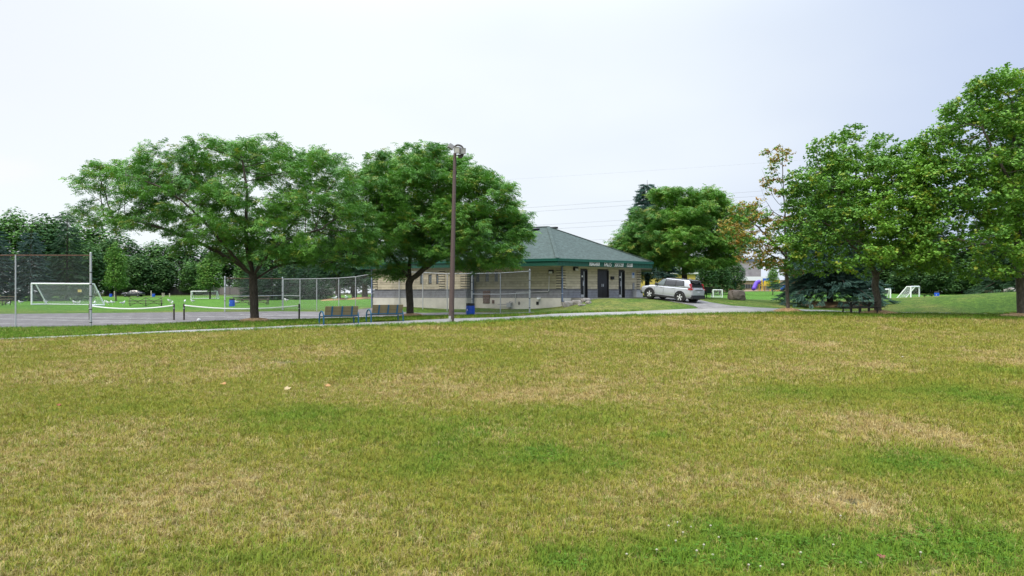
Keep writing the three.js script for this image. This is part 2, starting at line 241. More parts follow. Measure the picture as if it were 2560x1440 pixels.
// tennis court surface: near edge and far edge
const courtPairs = [[-420, 832, 787], [-100, 825.5, 786], [0, 823.5, 785], [230, 820, 783], [400, 814, 781.5], [560, 806, 780.5], [700, 801, 778.5], [850, 797.5, 778.5], [1000, 794, 780], [1130, 790.5, 781.2], [1250, 787.3, 782.2], [1335, 782, 780.5]].map(([x, n, f]) => [G(x, n), G(x, f)]);
const court = tag(obj('tennis_court', sheet(resample(courtPairs, .7), .02, 26), M.court, scene, true), 'faded grey asphalt tennis court surface', null, null, 'structure');
// worn painted lines on the court
M.line = std([.66, .65, .63], .9, { map: T.rough });
for (const [a, b, w] of [[[-100, 808.5], [210, 812], .11], [[-60, 796], [430, 805], .11], [[250, 806], [470, 809.5], .11], [[60, 793], [420, 797], .11], [[470, 791], [770, 797], .11], [[600, 787], [880, 791.5], .11], [[655, 785], [860, 787], .11], [[770, 796.5], [1010, 790], .11], [[560, 794], [740, 787.5], .11], [[120, 800], [330, 791], .11]]) {
  const A = G(...a), B = G(...b), u = nrm(A, B), n = [-u[1] * w / 2, u[0] * w / 2];
  obj('painted_line', sheet(resample([[[A[0] + n[0], A[1] + n[1]], [A[0] - n[0], A[1] - n[1]]], [[B[0] + n[0], B[1] + n[1]], [B[0] - n[0], B[1] - n[1]]]], .7), .026, 1, .002), M.line, court, true);
}
// mulch rings round the trunks
const chips = tex(256, (u, v) => { const n = vnoise(u * 44, v * 44, 5, 44), m = fbm(u * 90, v * 90, 2, 6, 90); return [.30 + .55 * n * m * 2, .20 + .40 * n * m * 2, .12 + .24 * n * m * 2]; }, 1);
M.mulch = std([.95, .90, .84], .98, { map: chips, bumpMap: chips, bumpScale: .04 });
const R_ = rng(77);
const chipGeo = new THREE.BoxGeometry(.07, .012, .022);
const mulched = [];
function mulch(x, d, r, h, label) { mulched.push([x, d, r * .95]);
  const pos = [], idx = [], uv = [], nr = 7, na = 28;
  for (let i = 0; i <= nr; i++) for (let k = 0; k < na; k++) { const a = k / na * 6.2832, rr = r * i / nr * (i === nr ? 1 + .22 * (vnoise(Math.cos(a) * 2 + x, Math.sin(a) * 2 + d, 9) - .5) * 2 : 1), X = x + Math.cos(a) * rr, D = d + Math.sin(a) * rr; pos.push(X, H(X, D) + .045 + h * (1 - (i / nr) ** 2) * (.75 + .5 * vnoise(X * 3, D * 3, 4)) - (i === nr ? .09 : 0), -D); uv.push(X, D); }
  for (let i = 0; i < nr; i++) for (let k = 0; k < na; k++) { const a = i * na + k, b = i * na + (k + 1) % na; idx.push(a, b, a + na, b, b + na, a + na); }
  const list = [meshGeo(pos, idx, uv)];
  for (let k = 0; k < 420; k++) { const a = R_() * 6.2832, q = Math.sqrt(R_()), rr = r * q * 1.08, X = x + Math.cos(a) * rr, D = d + Math.sin(a) * rr; const g = chipGeo.clone(); g.rotateZ((R_() - .5) * .9); g.rotateY(R_() * 6.28); g.translate(X, H(X, D) + .06 + h * Math.max(0, 1 - q * q), -D); list.push(g); }
  tag(obj('mulch', list, M.mulch, scene, false), label, 'mulch', 'mulch rings under trees', 'stuff');
}
console.log('paving');
/* ------------------------------------------------------------------ trees */
// leaf sprays, drawn many times over in a crown
function leafQuad(list, o, dir, up, len, wid, fold = .25) {           // a pointed leaf of four triangles, folded along its rib
  const side = dir.clone().cross(up).normalize(), mid = o.clone().addScaledVector(dir, len * .5), tip = o.clone().addScaledVector(dir, len);
  const a = mid.clone().addScaledVector(side, wid / 2).addScaledVector(up, wid * fold), b = mid.clone().addScaledVector(side, -wid / 2).addScaledVector(up, wid * fold);
  list.push(o, a, tip, o, tip, b);
}
function sprayGeo(kind, seed) {
  const r = rng(seed), pts = [], up = V(0, 1, 0);
  if (kind === 'locust') {                                            // feathery pinnate leaves on a hanging shoot
    for (let k = 0; k < 5; k++) {
      const yaw = (r() - .5) * 3.2, o = V(k * .07 - .1, (r() - .5) * .12, (r() - .5) * .16), d = V(Math.cos(yaw), -.15 - r() * .6, Math.sin(yaw)).normalize(), L = .13 + r() * .10;
      for (let q = 0; q < 3; q++) for (const s of [-1, 1]) { const p = o.clone().addScaledVector(d, L * (q + .4) / 3); p.y -= .04 * (q / 3) ** 2; const sd = d.clone().cross(up).normalize().multiplyScalar(s); const dir = d.clone().multiplyScalar(.3).add(sd).add(V((r() - .5) * .5, -.3 + (r() - .5) * .7, (r() - .5) * .5)).normalize(); leafQuad(pts, p, dir, V((r() - .5) * .8, 1, (r() - .5) * .8).normalize(), .066 + r() * .025, .04 + r() * .014, .1); }
    }
  } else if (kind === 'maple') {                                      // broad leaves held flat on short stalks
    for (let k = 0; k < 9; k++) { const a = r() * 6.28, o = V((r() - .3) * .26, (r() - .5) * .14, (r() - .5) * .26), d = V(Math.cos(a), -.35 - r() * .5, Math.sin(a)).normalize(), u = V((r() - .5) * .7, 1, (r() - .5) * .7).normalize(); leafQuad(pts, o, d, u, .12 + r() * .05, .12 + r() * .04, .12); }
  } else if (kind === 'needle') {                                     // a flat spruce twig
    for (let k = 0; k < 7; k++) for (const s of [-1, 1]) { const o = V(k * .055, -.008 * k * k * .2, 0), d = V(.7, -.1 + (r() - .5) * .3, s * (.75 + r() * .2)).normalize(); leafQuad(pts, o, d, V(0, 1, 0), .17 - k * .012, .05, .3); }
    for (let k = 0; k < 4; k++) leafQuad(pts, V(k * .1, 0, 0), V(1, (r() - .5) * .3, (r() - .5) * .3).normalize(), V(0, .3, 1).normalize(), .2, .05, .3);
  }
  const g = new THREE.BufferGeometry(); g.setAttribute('position', new THREE.Float32BufferAttribute(pts.flatMap(p => [p.x, p.y, p.z]), 3)); g.computeVertexNormals(); g.setAttribute('uv', new THREE.Float32BufferAttribute(pts.flatMap(p => [p.x, p.z]), 2)); return g;
}
const SPRAY = { locust: [1, 2, 3].map(s => sprayGeo('locust', s)), maple: [4, 5, 6].map(s => sprayGeo('maple', s)), needle: [7, 8].map(s => sprayGeo('needle', s)) };
M.leaf = phys([1, 1, 1], .6, { transmission: .42, thickness: 0, specularIntensity: .5 });
M.needleMat = phys([1, 1, 1], .65, { transmission: .12, thickness: 0, specularIntensity: .4 });

// grow a skeleton through a cloud of points that fills the crown's lobes
function grow({ base, skeleton, lobes, n, clump, seed, step = .33, kill = .5, reach = 6, levels = 90 }) {
  const r = rng(seed), nodes = [], kids = [];
  const add = (p, parent) => { nodes.push({ p, parent, dir: null }); kids.push([]); if (parent >= 0) kids[parent].push(nodes.length - 1); return nodes.length - 1; };
  const start = new Map(); let tipOf = [];
  for (const line of skeleton) {                                      // line: {from: index of earlier line or -1, at: 0..1, pts}
    let prev = -1; const ids = [];
    if (line.from >= 0) prev = tipOf[line.from][Math.round((tipOf[line.from].length - 1) * line.at)];
    const pts = line.pts.map(p => V(...p)); const c = new THREE.CatmullRomCurve3(prev >= 0 ? [nodes[prev].p.clone(), ...pts] : pts), L = c.getLength(), k = Math.max(2, Math.round(L / step)), sp = c.getSpacedPoints(k);
    for (let i = prev >= 0 ? 1 : 0; i < sp.length; i++) { if (i && i < sp.length - 1) sp[i].add(V((r() - .5), (r() - .5) * .6, (r() - .5)).multiplyScalar(.05)); prev = add(sp[i], prev); ids.push(prev); } tipOf.push(ids);
  }
  const vol = lobes.map(l => l.r.x * l.r.y * l.r.z * (l.w ?? 1)), tot = vol.reduce((a, b) => a + b, 0);
  const att = [];
  const inLobe = () => { let q = r() * tot, i = 0; while (i < lobes.length - 1 && (q -= vol[i]) > 0) i++; const l = lobes[i]; for (; ;) { const x = r() * 2 - 1, y = r() * 2 - 1, z = r() * 2 - 1, d = x * x + y * y + z * z; if (d > 1 || r() > .35 + .65 * d) continue; return V(l.c.x + x * l.r.x, l.c.y + y * l.r.y, l.c.z + z * l.r.z); } };
  while (att.length < n) { const c = inLobe(); const m = 3 + Math.floor(r() * 9); for (let k = 0; k < m; k++) att.push(c.clone().add(V((r() - .5) * 2, (r() - .5) * .9, (r() - .5) * 2).multiplyScalar(clump))); }
  let live = att.map(p => ({ p, near: -1, d: 1e9 }));
  const first = nodes.length; let fresh = [...Array(first).keys()].filter(i => i >= tipOf[0].length * .55);
  for (let it = 0; it < levels && live.length; it++) {
    for (const a of live) for (const i of fresh) { const d = a.p.distanceToSquared(nodes[i].p); if (d < a.d) { a.d = d; a.near = i; } }
    live = live.filter(a => a.d > kill * kill);
    const pull = new Map(); for (const a of live) { if (a.d > reach * reach && it > 12) continue; const v = a.p.clone().sub(nodes[a.near].p).normalize(); const e = pull.get(a.near); e ? e.add(v) : pull.set(a.near, v); }
    fresh = [];
    for (const [i, v] of pull) { if (kids[i].length > 4) continue; v.normalize(); if (nodes[i].dir) v.addScaledVector(nodes[i].dir, .35); v.add(V((r() - .5), (r() - .5), (r() - .5)).multiplyScalar(.35)).normalize(); const p = nodes[i].p.clone().addScaledVector(v, step); const k = add(p, i); nodes[k].dir = v; fresh.push(k); }
    if (!fresh.length) break;
  }
  // pipe model radii
  const rad = new Float32Array(nodes.length), cnt = new Int32Array(nodes.length);
  for (let i = nodes.length - 1; i >= 0; i--) { let s = 0, c = 1; for (const k of kids[i]) { s += rad[k] ** 2.35; c += cnt[k]; } rad[i] = kids[i].length ? Math.pow(s + 1.2e-7, 1 / 2.35) : .0055; cnt[i] = c; }
  return { nodes, kids, rad, cnt };
}
function woodGeo(t, trunkR, flare = 1.35, minR = 0) {
  const { nodes, kids, rad } = t, k0 = trunkR / rad[0], geos = [], R = i => { const f = rad[i] / rad[0]; return rad[i] * mix(1, k0, Math.pow(f, .55)); };
  const stack = [[0, -1]];
  while (stack.length) {
    const [s, from] = stack.pop(), pts = [], rr = []; if (from >= 0) { pts.push(nodes[from].p); rr.push(Math.min(R(from), R(s) * 1.25)); }
    let i = s; for (; ;) { pts.push(nodes[i].p); rr.push(R(i)); if (!kids[i].length) break; let b = kids[i][0]; for (const k of kids[i]) if (rad[k] > rad[b]) b = k; for (const k of kids[i]) if (k !== b) stack.push([k, i]); i = b; }
    if (from < 0) { for (let q = 0; q < Math.min(5, rr.length); q++) rr[q] *= 1 + (flare - 1) * Math.exp(-q * 1.3); }
    if (pts.length > 1 && rr[0] > minR) geos.push(tube(pts, rr, rr[0] > .12 ? 10 : rr[0] > .04 ? 6 : rr[0] > .014 ? 4 : 3, false));
  }
  return geos;
}
function sprayCrown(t, { kind, per, seed, maxCnt = 7, spread = .22, size = 1, tint, sit = .5, flat = .35 }, parent, name = 'crown') {
  const r = rng(seed), geos = SPRAY[kind], mats = geos.map(() => []), cols = geos.map(() => []);
  const q = new THREE.Quaternion(), e = new THREE.Euler(), s = V(1, 1, 1), c0 = t.nodes[0].p;
  for (let i = 0; i < t.nodes.length; i++) {
    if (t.cnt[i] > maxCnt || !t.nodes[i].dir) continue;
    const n = Math.floor(per + r()), d = t.nodes[i].dir;
    for (let k = 0; k < n; k++) {
      const yaw = Math.atan2(-d.z, d.x) + (r() - .5) * 2.6; e.set((r() - .5) * 1.1, yaw, (r() - .5) * flat * 2 + d.y * .3, 'YXZ'); q.setFromEuler(e);
      const p = t.nodes[i].p.clone().add(V((r() - .5), (r() - .5) * .8, (r() - .5)).multiplyScalar(spread * 2)); const sc = size * (.75 + r() * .55); s.set(sc, sc, sc);
      const v = Math.floor(r() * geos.length); mats[v].push(new THREE.Matrix4().compose(p, q, s)); cols[v].push(tint(p, r, t.cnt[i]));
    }
  }
  const g = new THREE.Group(); let total = 0;
  mats.forEach((list, v) => {
    const im = new THREE.InstancedMesh(geos[v], kind === 'needle' ? M.needleMat : M.leaf, list.length); list.forEach((m, i) => { im.setMatrixAt(i, m); im.setColorAt(i, lin(...cols[v][i])); });
    im.name = name; im.userData.kind = 'stuff'; im.castShadow = im.receiveShadow = true; im.frustumCulled = false; parent.add(im); total += list.length;
  });
  return total;
}
// a tree described by what is seen of it: lobes [px, py, rx, ry, depth offset m, depth radius m]
function seenTree(name, label, { d, px, py, lobes, skeleton, trunkR, crown, n, clump, seed, kill, step, wood = M.bark, flare, reach, group }) {
  const sc = d / F, b = P(px, py, d), base = V(b.x, H(b.x, d), b.z), loc = (x, y, dz) => { const k = d - dz, p = P(x, y, d); return [p.x - base.x, p.y - base.y, dz]; };
  const L = lobes.map(([x, y, rx, ry, dz = 0, rz = 2.4, w = 1]) => { const c = loc(x, y, dz); return { c: V(...c), r: V(rx * sc, ry * sc, rz), w }; });
  const sk = skeleton.map(s => ({ from: s.from, at: s.at, pts: s.pts.map(([x, y, dz = 0]) => loc(x, y, dz)) })); sk[0].pts[0] = [sk[0].pts[0][0], -.12, 0];
  const t = grow({ skeleton: sk, lobes: L, n, clump, seed, kill, step, reach });
  const o = thing(name, label, 'tree', [base.x, base.y, base.z], 0, group);
  obj('trunk', woodGeo(t, trunkR, flare), wood, o, true);
  const total = sprayCrown(t, crown, o);
  console.log(name, t.nodes.length, 'nodes', total, 'sprays');
  return o;
}
const tintOf = (a, b, yellow = .08, c = [.20, .22, .03]) => (p, r) => { const n = fbm(p.x * .6 + 9, (p.y + p.z) * .6, 3, 7), t = clamp(.5 + (n - .5) * 1.6 + (r() - .5) * .7); let k = mix3(a, b, t); if (r() < yellow) k = mix3(k, c, .4 + r() * .5); return k; };
const tLocust = tintOf([.085, .250, .042], [.205, .445, .062], .12, [.36, .38, .045]);
const tMaple = tintOf([.110, .275, .034], [.260, .490, .056], .10, [.38, .42, .04]);

const locustA = seenTree('honey_locust_tree', 'wide spreading honey locust tree with airy crown behind the two benches', {
  d: 40, px: 637, py: 806, trunkR: .235, seed: 11, n: 4200, clump: .62, kill: .34, step: .27, flare: 1.3,
  skeleton: [{ from: -1, pts: [[637, 806], [636, 760], [634, 715], [633, 690]] },
  { from: 0, at: 1, pts: [[600, 660, .4], [545, 625, .8], [470, 590, 1.2], [380, 560, 1.5], [290, 545, 1.2]] },
  { from: 0, at: 1, pts: [[618, 640, -.6], [595, 590, -1.4], [545, 520, -2.2], [480, 450, -2.6]] },
  { from: 0, at: 1, pts: [[632, 640, .8], [640, 580, 1.5], [650, 500, 2], [640, 420, 2]] },
  { from: 0, at: 1, pts: [[665, 655, .5], [700, 625, 1.2], [760, 600, 1.6], [830, 580, 2]] },
  { from: 0, at: .92, pts: [[680, 668, -.4], [725, 655, -1], [790, 655, -1.6], [860, 645, -2]] },
  { from: 0, at: 1, pts: [[650, 625, -1.2], [690, 560, -2.4], [730, 480, -3.2], [770, 420, -3.6]] },
  { from: 0, at: 1, pts: [[600, 630, 1.6], [560, 560, 3], [500, 500, 4], [420, 470, 4.4]] }],
  lobes: [[420, 420, 120, 55, 0, 3.2], [330, 470, 100, 60, .5, 2.6], [560, 395, 110, 48, 0, 3.4], [690, 400, 110, 50, -.5, 3.2], [790, 420, 80, 60, 0, 2.8], [480, 500, 130, 55, 1, 4], [640, 490, 130, 60, 0, 4.5, .6], [300, 545, 80, 28, 1, 2], [420, 570, 90, 32, .8, 3], [560, 580, 110, 36, 1.5, 3.4], [770, 520, 110, 70, 0, 3.6], [870, 540, 70, 90, 0, 2.6], [700, 590, 100, 45, 2, 2.6], [800, 620, 90, 45, 0, 3], [880, 640, 60, 40, -.5, 2.4], [540, 630, 60, 18, 1, 2.4, .7], [700, 650, 60, 16, 1.6, 2, .7], [830, 672, 70, 14, .4, 2]],
  crown: { kind: 'locust', per: 4.9, seed: 12, maxCnt: 7, spread: .24, size: 1.12, tint: tLocust },
});
seenTree('honey_locust_tree', 'dense rounded honey locust tree behind the brown floodlight pole', {
  d: 46, px: 1028, py: 793, trunkR: .23, seed: 21, n: 4600, clump: .6, kill: .36, step: .28, flare: 1.25,
  skeleton: [{ from: -1, pts: [[1026, 793], [1024, 750], [1022, 715], [1026, 700]] },
  { from: 0, at: 1, pts: [[1045, 688, .4], [1070, 668, .8], [1100, 648, 1], [1150, 635, 1.4], [1210, 620, 1.6]] },
  { from: 0, at: 1, pts: [[1024, 670], [1022, 620, -.6], [1010, 540, -1], [1000, 460, -1.4]] },
  { from: 0, at: 1, pts: [[1005, 670, .6], [985, 640, 1.2], [950, 600, 1.6]] },
  { from: 1, at: .5, pts: [[1075, 640, .5], [1085, 580, -.4], [1100, 500, -1]] },
  { from: 1, at: .6, pts: [[1130, 600, 0], [1180, 540, -1], [1220, 500, -1.6]] }],
  lobes: [[990, 415, 90, 48, -.5, 2.8], [1090, 420, 80, 45, 0, 3], [1190, 450, 80, 45, 0, 2.6], [930, 480, 70, 60, 0, 2.6], [1040, 490, 100, 60, 1.4, 3.4], [1150, 510, 100, 60, 1, 3.4], [1255, 515, 55, 55, 0, 2.6], [960, 560, 80, 55, .6, 3], [1070, 580, 100, 50, 1.8, 3], [1180, 580, 100, 55, 1.5, 3], [1270, 590, 50, 55, .5, 2.6], [990, 625, 85, 28, 1, 3], [1110, 622, 80, 28, 2, 2.4], [1230, 640, 75, 26, 1, 2.4], [1270, 655, 45, 16, .6, 1.6], [960, 665, 60, 22, .4, 2], [1080, 672, 50, 10, 1.2, 1.5], [1190, 672, 60, 10, 1.2, 1.6]],
  crown: { kind: 'locust', per: 7, seed: 22, maxCnt: 9, spread: .3, size: 1.25, tint: tLocust },
});
seenTree('honey_locust_tree', 'bright green honey locust tree behind the silver SUV', {
  d: 62, px: 1713, py: 743, trunkR: .24, seed: 31, n: 3000, clump: .7, kill: .45, step: .34,
  skeleton: [{ from: -1, pts: [[1713, 745], [1712, 710], [1710, 670], [1708, 645]] },
  { from: 0, at: 1, pts: [[1690, 625, .6], [1650, 600, 1], [1600, 585, 1.2]] }, { from: 0, at: 1, pts: [[1735, 620, .4], [1770, 590, .8], [1800, 565, 1]] }, { from: 0, at: 1, pts: [[1708, 600, -.5], [1712, 550, -1], [1715, 510, -1]] }],
  lobes: [[1690, 500, 50, 32, 0, 2.4], [1765, 500, 55, 28, 0, 2.2], [1640, 550, 60, 32, 0, 2.6], [1730, 555, 80, 40, 1, 3], [1815, 540, 40, 40, 0, 2.2], [1610, 590, 50, 26, .6, 2.4], [1690, 610, 80, 32, 2, 2.6], [1780, 605, 65, 36, 1, 2.8], [1560, 612, 38, 12, .8, 1.6], [1830, 600, 30, 40, 0, 2], [1700, 655, 70, 14, 2, 2], [1640, 640, 50, 16, 1, 2], [1780, 655, 55, 14, 1, 2.2], [1580, 636, 34, 9, .6, 1.6]],
  crown: { kind: 'locust', per: 11, seed: 32, maxCnt: 9, spread: .36, size: 1.45, tint: tintOf([.095, .265, .042], [.235, .475, .064], .14, [.28, .30, .03]) },
});
seenTree('thin_maple_tree', 'sickly thin maple tree with bare twigs and orange leaves', {
  d: 46, px: 1970, py: 778, trunkR: .115, seed: 41, n: 1300, clump: .5, kill: .38, step: .28, wood: M.barkGrey, flare: 1.3,
  skeleton: [{ from: -1, pts: [[1970, 778], [1968, 720], [1966, 660], [1964, 600]] }, { from: 0, at: 1, pts: [[1962, 540], [1958, 470], [1956, 400], [1957, 365]] },
  { from: 0, at: .75, pts: [[1935, 620, .6], [1890, 580, 1], [1850, 545, 1.2]] }, { from: 0, at: .65, pts: [[1940, 650, .6], [1900, 635, 1], [1850, 625, 1]] }, { from: 1, at: .3, pts: [[1935, 500, .2], [1915, 460, .3], [1900, 425, .3]] }, { from: 1, at: .2, pts: [[1930, 530, .2], [1905, 490, .3], [1895, 465, .3]] }, { from: 1, at: .5, pts: [[1945, 455, .3], [1930, 410, .3]] }, { from: 0, at: .9, pts: [[1990, 590, -.5], [2020, 560, -1]] }],
  lobes: [[1950, 395, 26, 26, 0, .8], [1945, 455, 28, 34, 0, .8], [1860, 545, 50, 28, .8, 1.2], [1840, 590, 36, 30, .8, 1.2], [1890, 615, 60, 24, .8, 1.4], [1870, 648, 40, 14, 1, 1], [1925, 560, 30, 30, .2, 1], [1920, 655, 46, 14, .4, 1.2], [1985, 580, 40, 50, -.5, 1.4], [1960, 680, 36, 12, .5, 1]],
  crown: { kind: 'maple', per: 3.5, seed: 42, maxCnt: 4, spread: .24, size: .85, tint: (p, r) => { const o = p.x < -.6 || p.y > 5.6 ? r() < .62 : r() < .15; return o ? mix3([.42, .24, .04], [.36, .34, .045], r()) : mix3([.09, .25, .032], [.20, .40, .05], r()); } },
});
seenTree('maple_tree', 'green maple tree leaning over the picnic table', {
  d: 44, px: 2195, py: 785, trunkR: .2, seed: 51, n: 4000, clump: .48, kill: .36, step: .28, wood: M.barkGrey, flare: 1.35,
  skeleton: [{ from: -1, pts: [[2197, 785], [2193, 745], [2188, 710], [2190, 690]] }, { from: 0, at: 1, pts: [[2205, 670, .3], [2230, 645, .6], [2260, 610, .8], [2280, 560, .8]] }, { from: 0, at: 1, pts: [[2180, 640, -.4], [2170, 560, -.8], [2160, 460, -1], [2160, 330, -1]] }, { from: 0, at: .95, pts: [[2150, 650, .6], [2100, 610, 1.2], [2050, 570, 1.4]] }, { from: 2, at: .4, pts: [[2120, 520, .4], [2080, 450, .4]] }, { from: 2, at: .4, pts: [[2210, 520, .2], [2230, 440, 0]] }],
  lobes: [[2090, 400, 60, 55, 0, 2.2], [2155, 350, 24, 50, -.6, 1.4], [2150, 430, 70, 50, .4, 2.6], [2230, 415, 46, 50, 0, 2], [2265, 380, 14, 30, 0, 1], [2030, 470, 60, 50, .4, 2.4], [2120, 500, 90, 50, 1.4, 2.8], [2220, 500, 80, 55, .6, 2.8], [2010, 540, 60, 45, .6, 2.4], [2090, 570, 90, 45, 1.8, 2.6], [2200, 580, 90, 50, 1.2, 2.8], [2290, 570, 50, 50, .2, 2.2], [2020, 610, 60, 36, 1, 2], [2110, 640, 80, 30, 2, 2], [2230, 640, 80, 36, 1.4, 2.2], [2000, 650, 40, 18, 1, 1.6], [2150, 690, 50, 12, 2, 1.4], [2050, 670, 50, 16, 1.4, 1.6], [2300, 640, 40, 30, 0, 2], [2000, 500, 40, 40, 0, 1.6, 2], [1990, 590, 36, 40, .6, 1.6, 2], [2060, 410, 34, 40, 0, 1.4, 2], [2200, 380, 30, 46, 0, 1.2, 2], [2275, 430, 36, 46, 0, 1.6, 2], [2310, 520, 36, 50, 0, 1.6, 2], [2130, 330, 16, 28, -.4, .8, 3], [2300, 380, 18, 40, 0, 1, 2]],
  crown: { kind: 'maple', per: 4.2, seed: 52, maxCnt: 9, spread: .3, size: .95, tint: tMaple },
});
seenTree('maple_tree', 'tallest maple tree beside the grassy mound, cut by the frame edge', {
  d: 41, px: 2556, py: 791, trunkR: .24, seed: 61, n: 5200, clump: .5, kill: .4, step: .31, wood: M.barkGrey, flare: 1.3,
  skeleton: [{ from: -1, pts: [[2556, 792], [2553, 740], [2550, 690], [2546, 620], [2540, 540], [2536, 440], [2534, 340], [2530, 250]] }, { from: 0, at: .3, pts: [[2500, 640, .8], [2440, 620, 1.4], [2380, 610, 1.6]] }, { from: 0, at: .42, pts: [[2490, 560, -.6], [2430, 500, -1], [2370, 460, -1]] }, { from: 0, at: .36, pts: [[2590, 600, .4], [2650, 560, .8], [2700, 520, .8]] }, { from: 0, at: .55, pts: [[2500, 460, .8], [2450, 390, 1.2], [2420, 330, 1.2]] }, { from: 0, at: .6, pts: [[2580, 430, 0], [2630, 370, 0]] }],
  lobes: [[2500, 250, 60, 55, 0, 2.2], [2560, 280, 70, 60, 0, 2.4], [2430, 320, 60, 45, 0, 2], [2510, 360, 80, 55, .8, 2.8], [2600, 370, 80, 70, 0, 2.6], [2370, 400, 60, 45, 0, 2], [2450, 430, 80, 50, 1, 2.6], [2550, 470, 80, 60, 1.4, 2.6], [2640, 480, 80, 70, 0, 2.6], [2340, 480, 60, 45, .2, 2], [2420, 510, 80, 45, 1.4, 2.4], [2330, 550, 50, 40, .6, 1.8], [2500, 560, 80, 45, 2, 2.2], [2600, 580, 90, 60, 1, 2.6], [2400, 590, 70, 36, 1.6, 2], [2680, 590, 70, 70, 0, 2.4], [2340, 610, 40, 26, .6, 1.6], [2450, 640, 70, 28, 2, 1.8], [2540, 655, 60, 24, 2, 1.8], [2620, 660, 70, 30, 1, 2], [2380, 655, 46, 18, 1.2, 1.6], [2300, 600, 36, 26, .4, 1.4, 2], [2320, 430, 46, 40, 0, 1.6, 2], [2300, 500, 36, 40, 0, 1.6, 2.5], [2400, 290, 40, 34, 0, 1.4, 2], [2470, 215, 40, 34, 0, 1.4, 2.5], [2350, 350, 40, 34, 0, 1.4, 2], [2540, 210, 40, 40, 0, 1.6, 2], [2310, 650, 40, 24, .8, 1.4, 2], [2420, 680, 60, 12, 1.6, 1.4, 2]],
  crown: { kind: 'maple', per: 4.8, seed: 62, maxCnt: 9, spread: .34, size: 1.0, tint: tMaple },
});

/* spruces: whorls of drooping branches clothed in flat twigs */
function spruceModel({ h, r, bare, seed, per = 2.2, tint, size = 1, whorls }) {
  const rd = rng(seed), wood = [tube([V(0, -.15, 0), V(.02, h * .3, 0), V(0, h * .7, .02), V(0, h, 0)], [h * .024, h * .017, h * .008, .012], 8, false)], mats = [[], []], cols = [[], []], q = new THREE.Quaternion(), e = new THREE.Euler(), s = V(1, 1, 1);
  const nW = whorls || Math.round(h * 2.4);
  for (let w = 0; w < nW; w++) {
    const f = w / nW, y = mix(bare, h * .985, Math.pow(f, .92)), L0 = r * Math.pow(1 - f, .82) * (.85 + rd() * .3) + .12, nb = Math.round(mix(9, 5, f));
    for (let b = 0; b < nb; b++) {
      const a = b / nb * 6.2832 + rd() * .7 + w, L = L0 * (.75 + rd() * .45), droop = mix(.42, -.15, f) * L, pts = [], up = .25 * L * mix(.2, 1, f);
      for (let k = 0; k <= 5; k++) { const t = k / 5; pts.push(V(Math.cos(a) * L * t, y + up * t * .4 - droop * t * t * 1.1 + .18 * L * Math.max(0, t - .7), Math.sin(a) * L * t)); }
      wood.push(tube(pts, pts.map((_, k) => Math.max(.006, .014 * L * (1 - k / 5.5) + .006)), 3, false));
      const nt = Math.ceil(L * per * 5);
      for (let k = 0; k < nt; k++) {
        const t = .18 + .82 * Math.pow((k + rd()) / nt, .8), i = Math.min(4, Math.floor(t * 5)), p = pts[i].clone().lerp(pts[i + 1], t * 5 - i), side = (rd() - .5) * 2, sp = side * L * .28 * (1 - Math.abs(t - .5) * .8);
        p.x += -Math.sin(a) * sp; p.z += Math.cos(a) * sp; p.y -= Math.abs(sp) * .25 + rd() * .12;
        const sc = size * (.8 + rd() * .6); s.set(sc, sc, sc); e.set((rd() - .5) * .7, -a - side * .8, -.25 + (rd() - .5) * .5, 'YXZ'); q.setFromEuler(e);
        const v = rd() < .5 ? 0 : 1; mats[v].push(new THREE.Matrix4().compose(p, q, s)); cols[v].push(tint(p, rd));
      }
    }
  }
  return { wood, mats, cols };
}
const tBlue = (p, r) => mix3([.028, .078, .058], [.080, .160, .125], r()), tDark = (p, r) => mix3([.018, .058, .028], [.052, .118, .052], r());
function spruce(label, px, py, d, opt, group, material) {
  const p = at(px, d), m = spruceModel(opt), o = thing('spruce_tree', label, 'tree', p, 0, group);
  obj('trunk', m.wood, M.bark, o, true);
  m.mats.forEach((list, v) => { const im = new THREE.InstancedMesh(SPRAY.needle[v], M.needleMat, list.length); list.forEach((x, i) => { im.setMatrixAt(i, x); im.setColorAt(i, lin(...m.cols[v][i])); }); im.name = 'crown'; im.userData.kind = 'stuff'; im.castShadow = im.receiveShadow = true; im.frustumCulled = false; o.add(im); });
  return o;
}
spruce('blue spruce tree with drooping lower branches on the mulch bed', 2075, 764, 58, { h: 11.6, r: 3.9, bare: 1.7, seed: 71, per: 2.4, tint: tBlue, size: 1.25 });
spruce('blue spruce tree rising behind the corner of the clubhouse', 1618, 738, 70, { h: 11.2, r: 2.7, bare: 2.5, seed: 72, per: 2.2, tint: tBlue, size: 1.3 });
spruce('dark spruce tree behind the tallest maple', 2590, 735, 64, { h: 21, r: 4.2, bare: 2, seed: 73, per: 1.4, tint: tDark, size: 1.7, whorls: 34 });

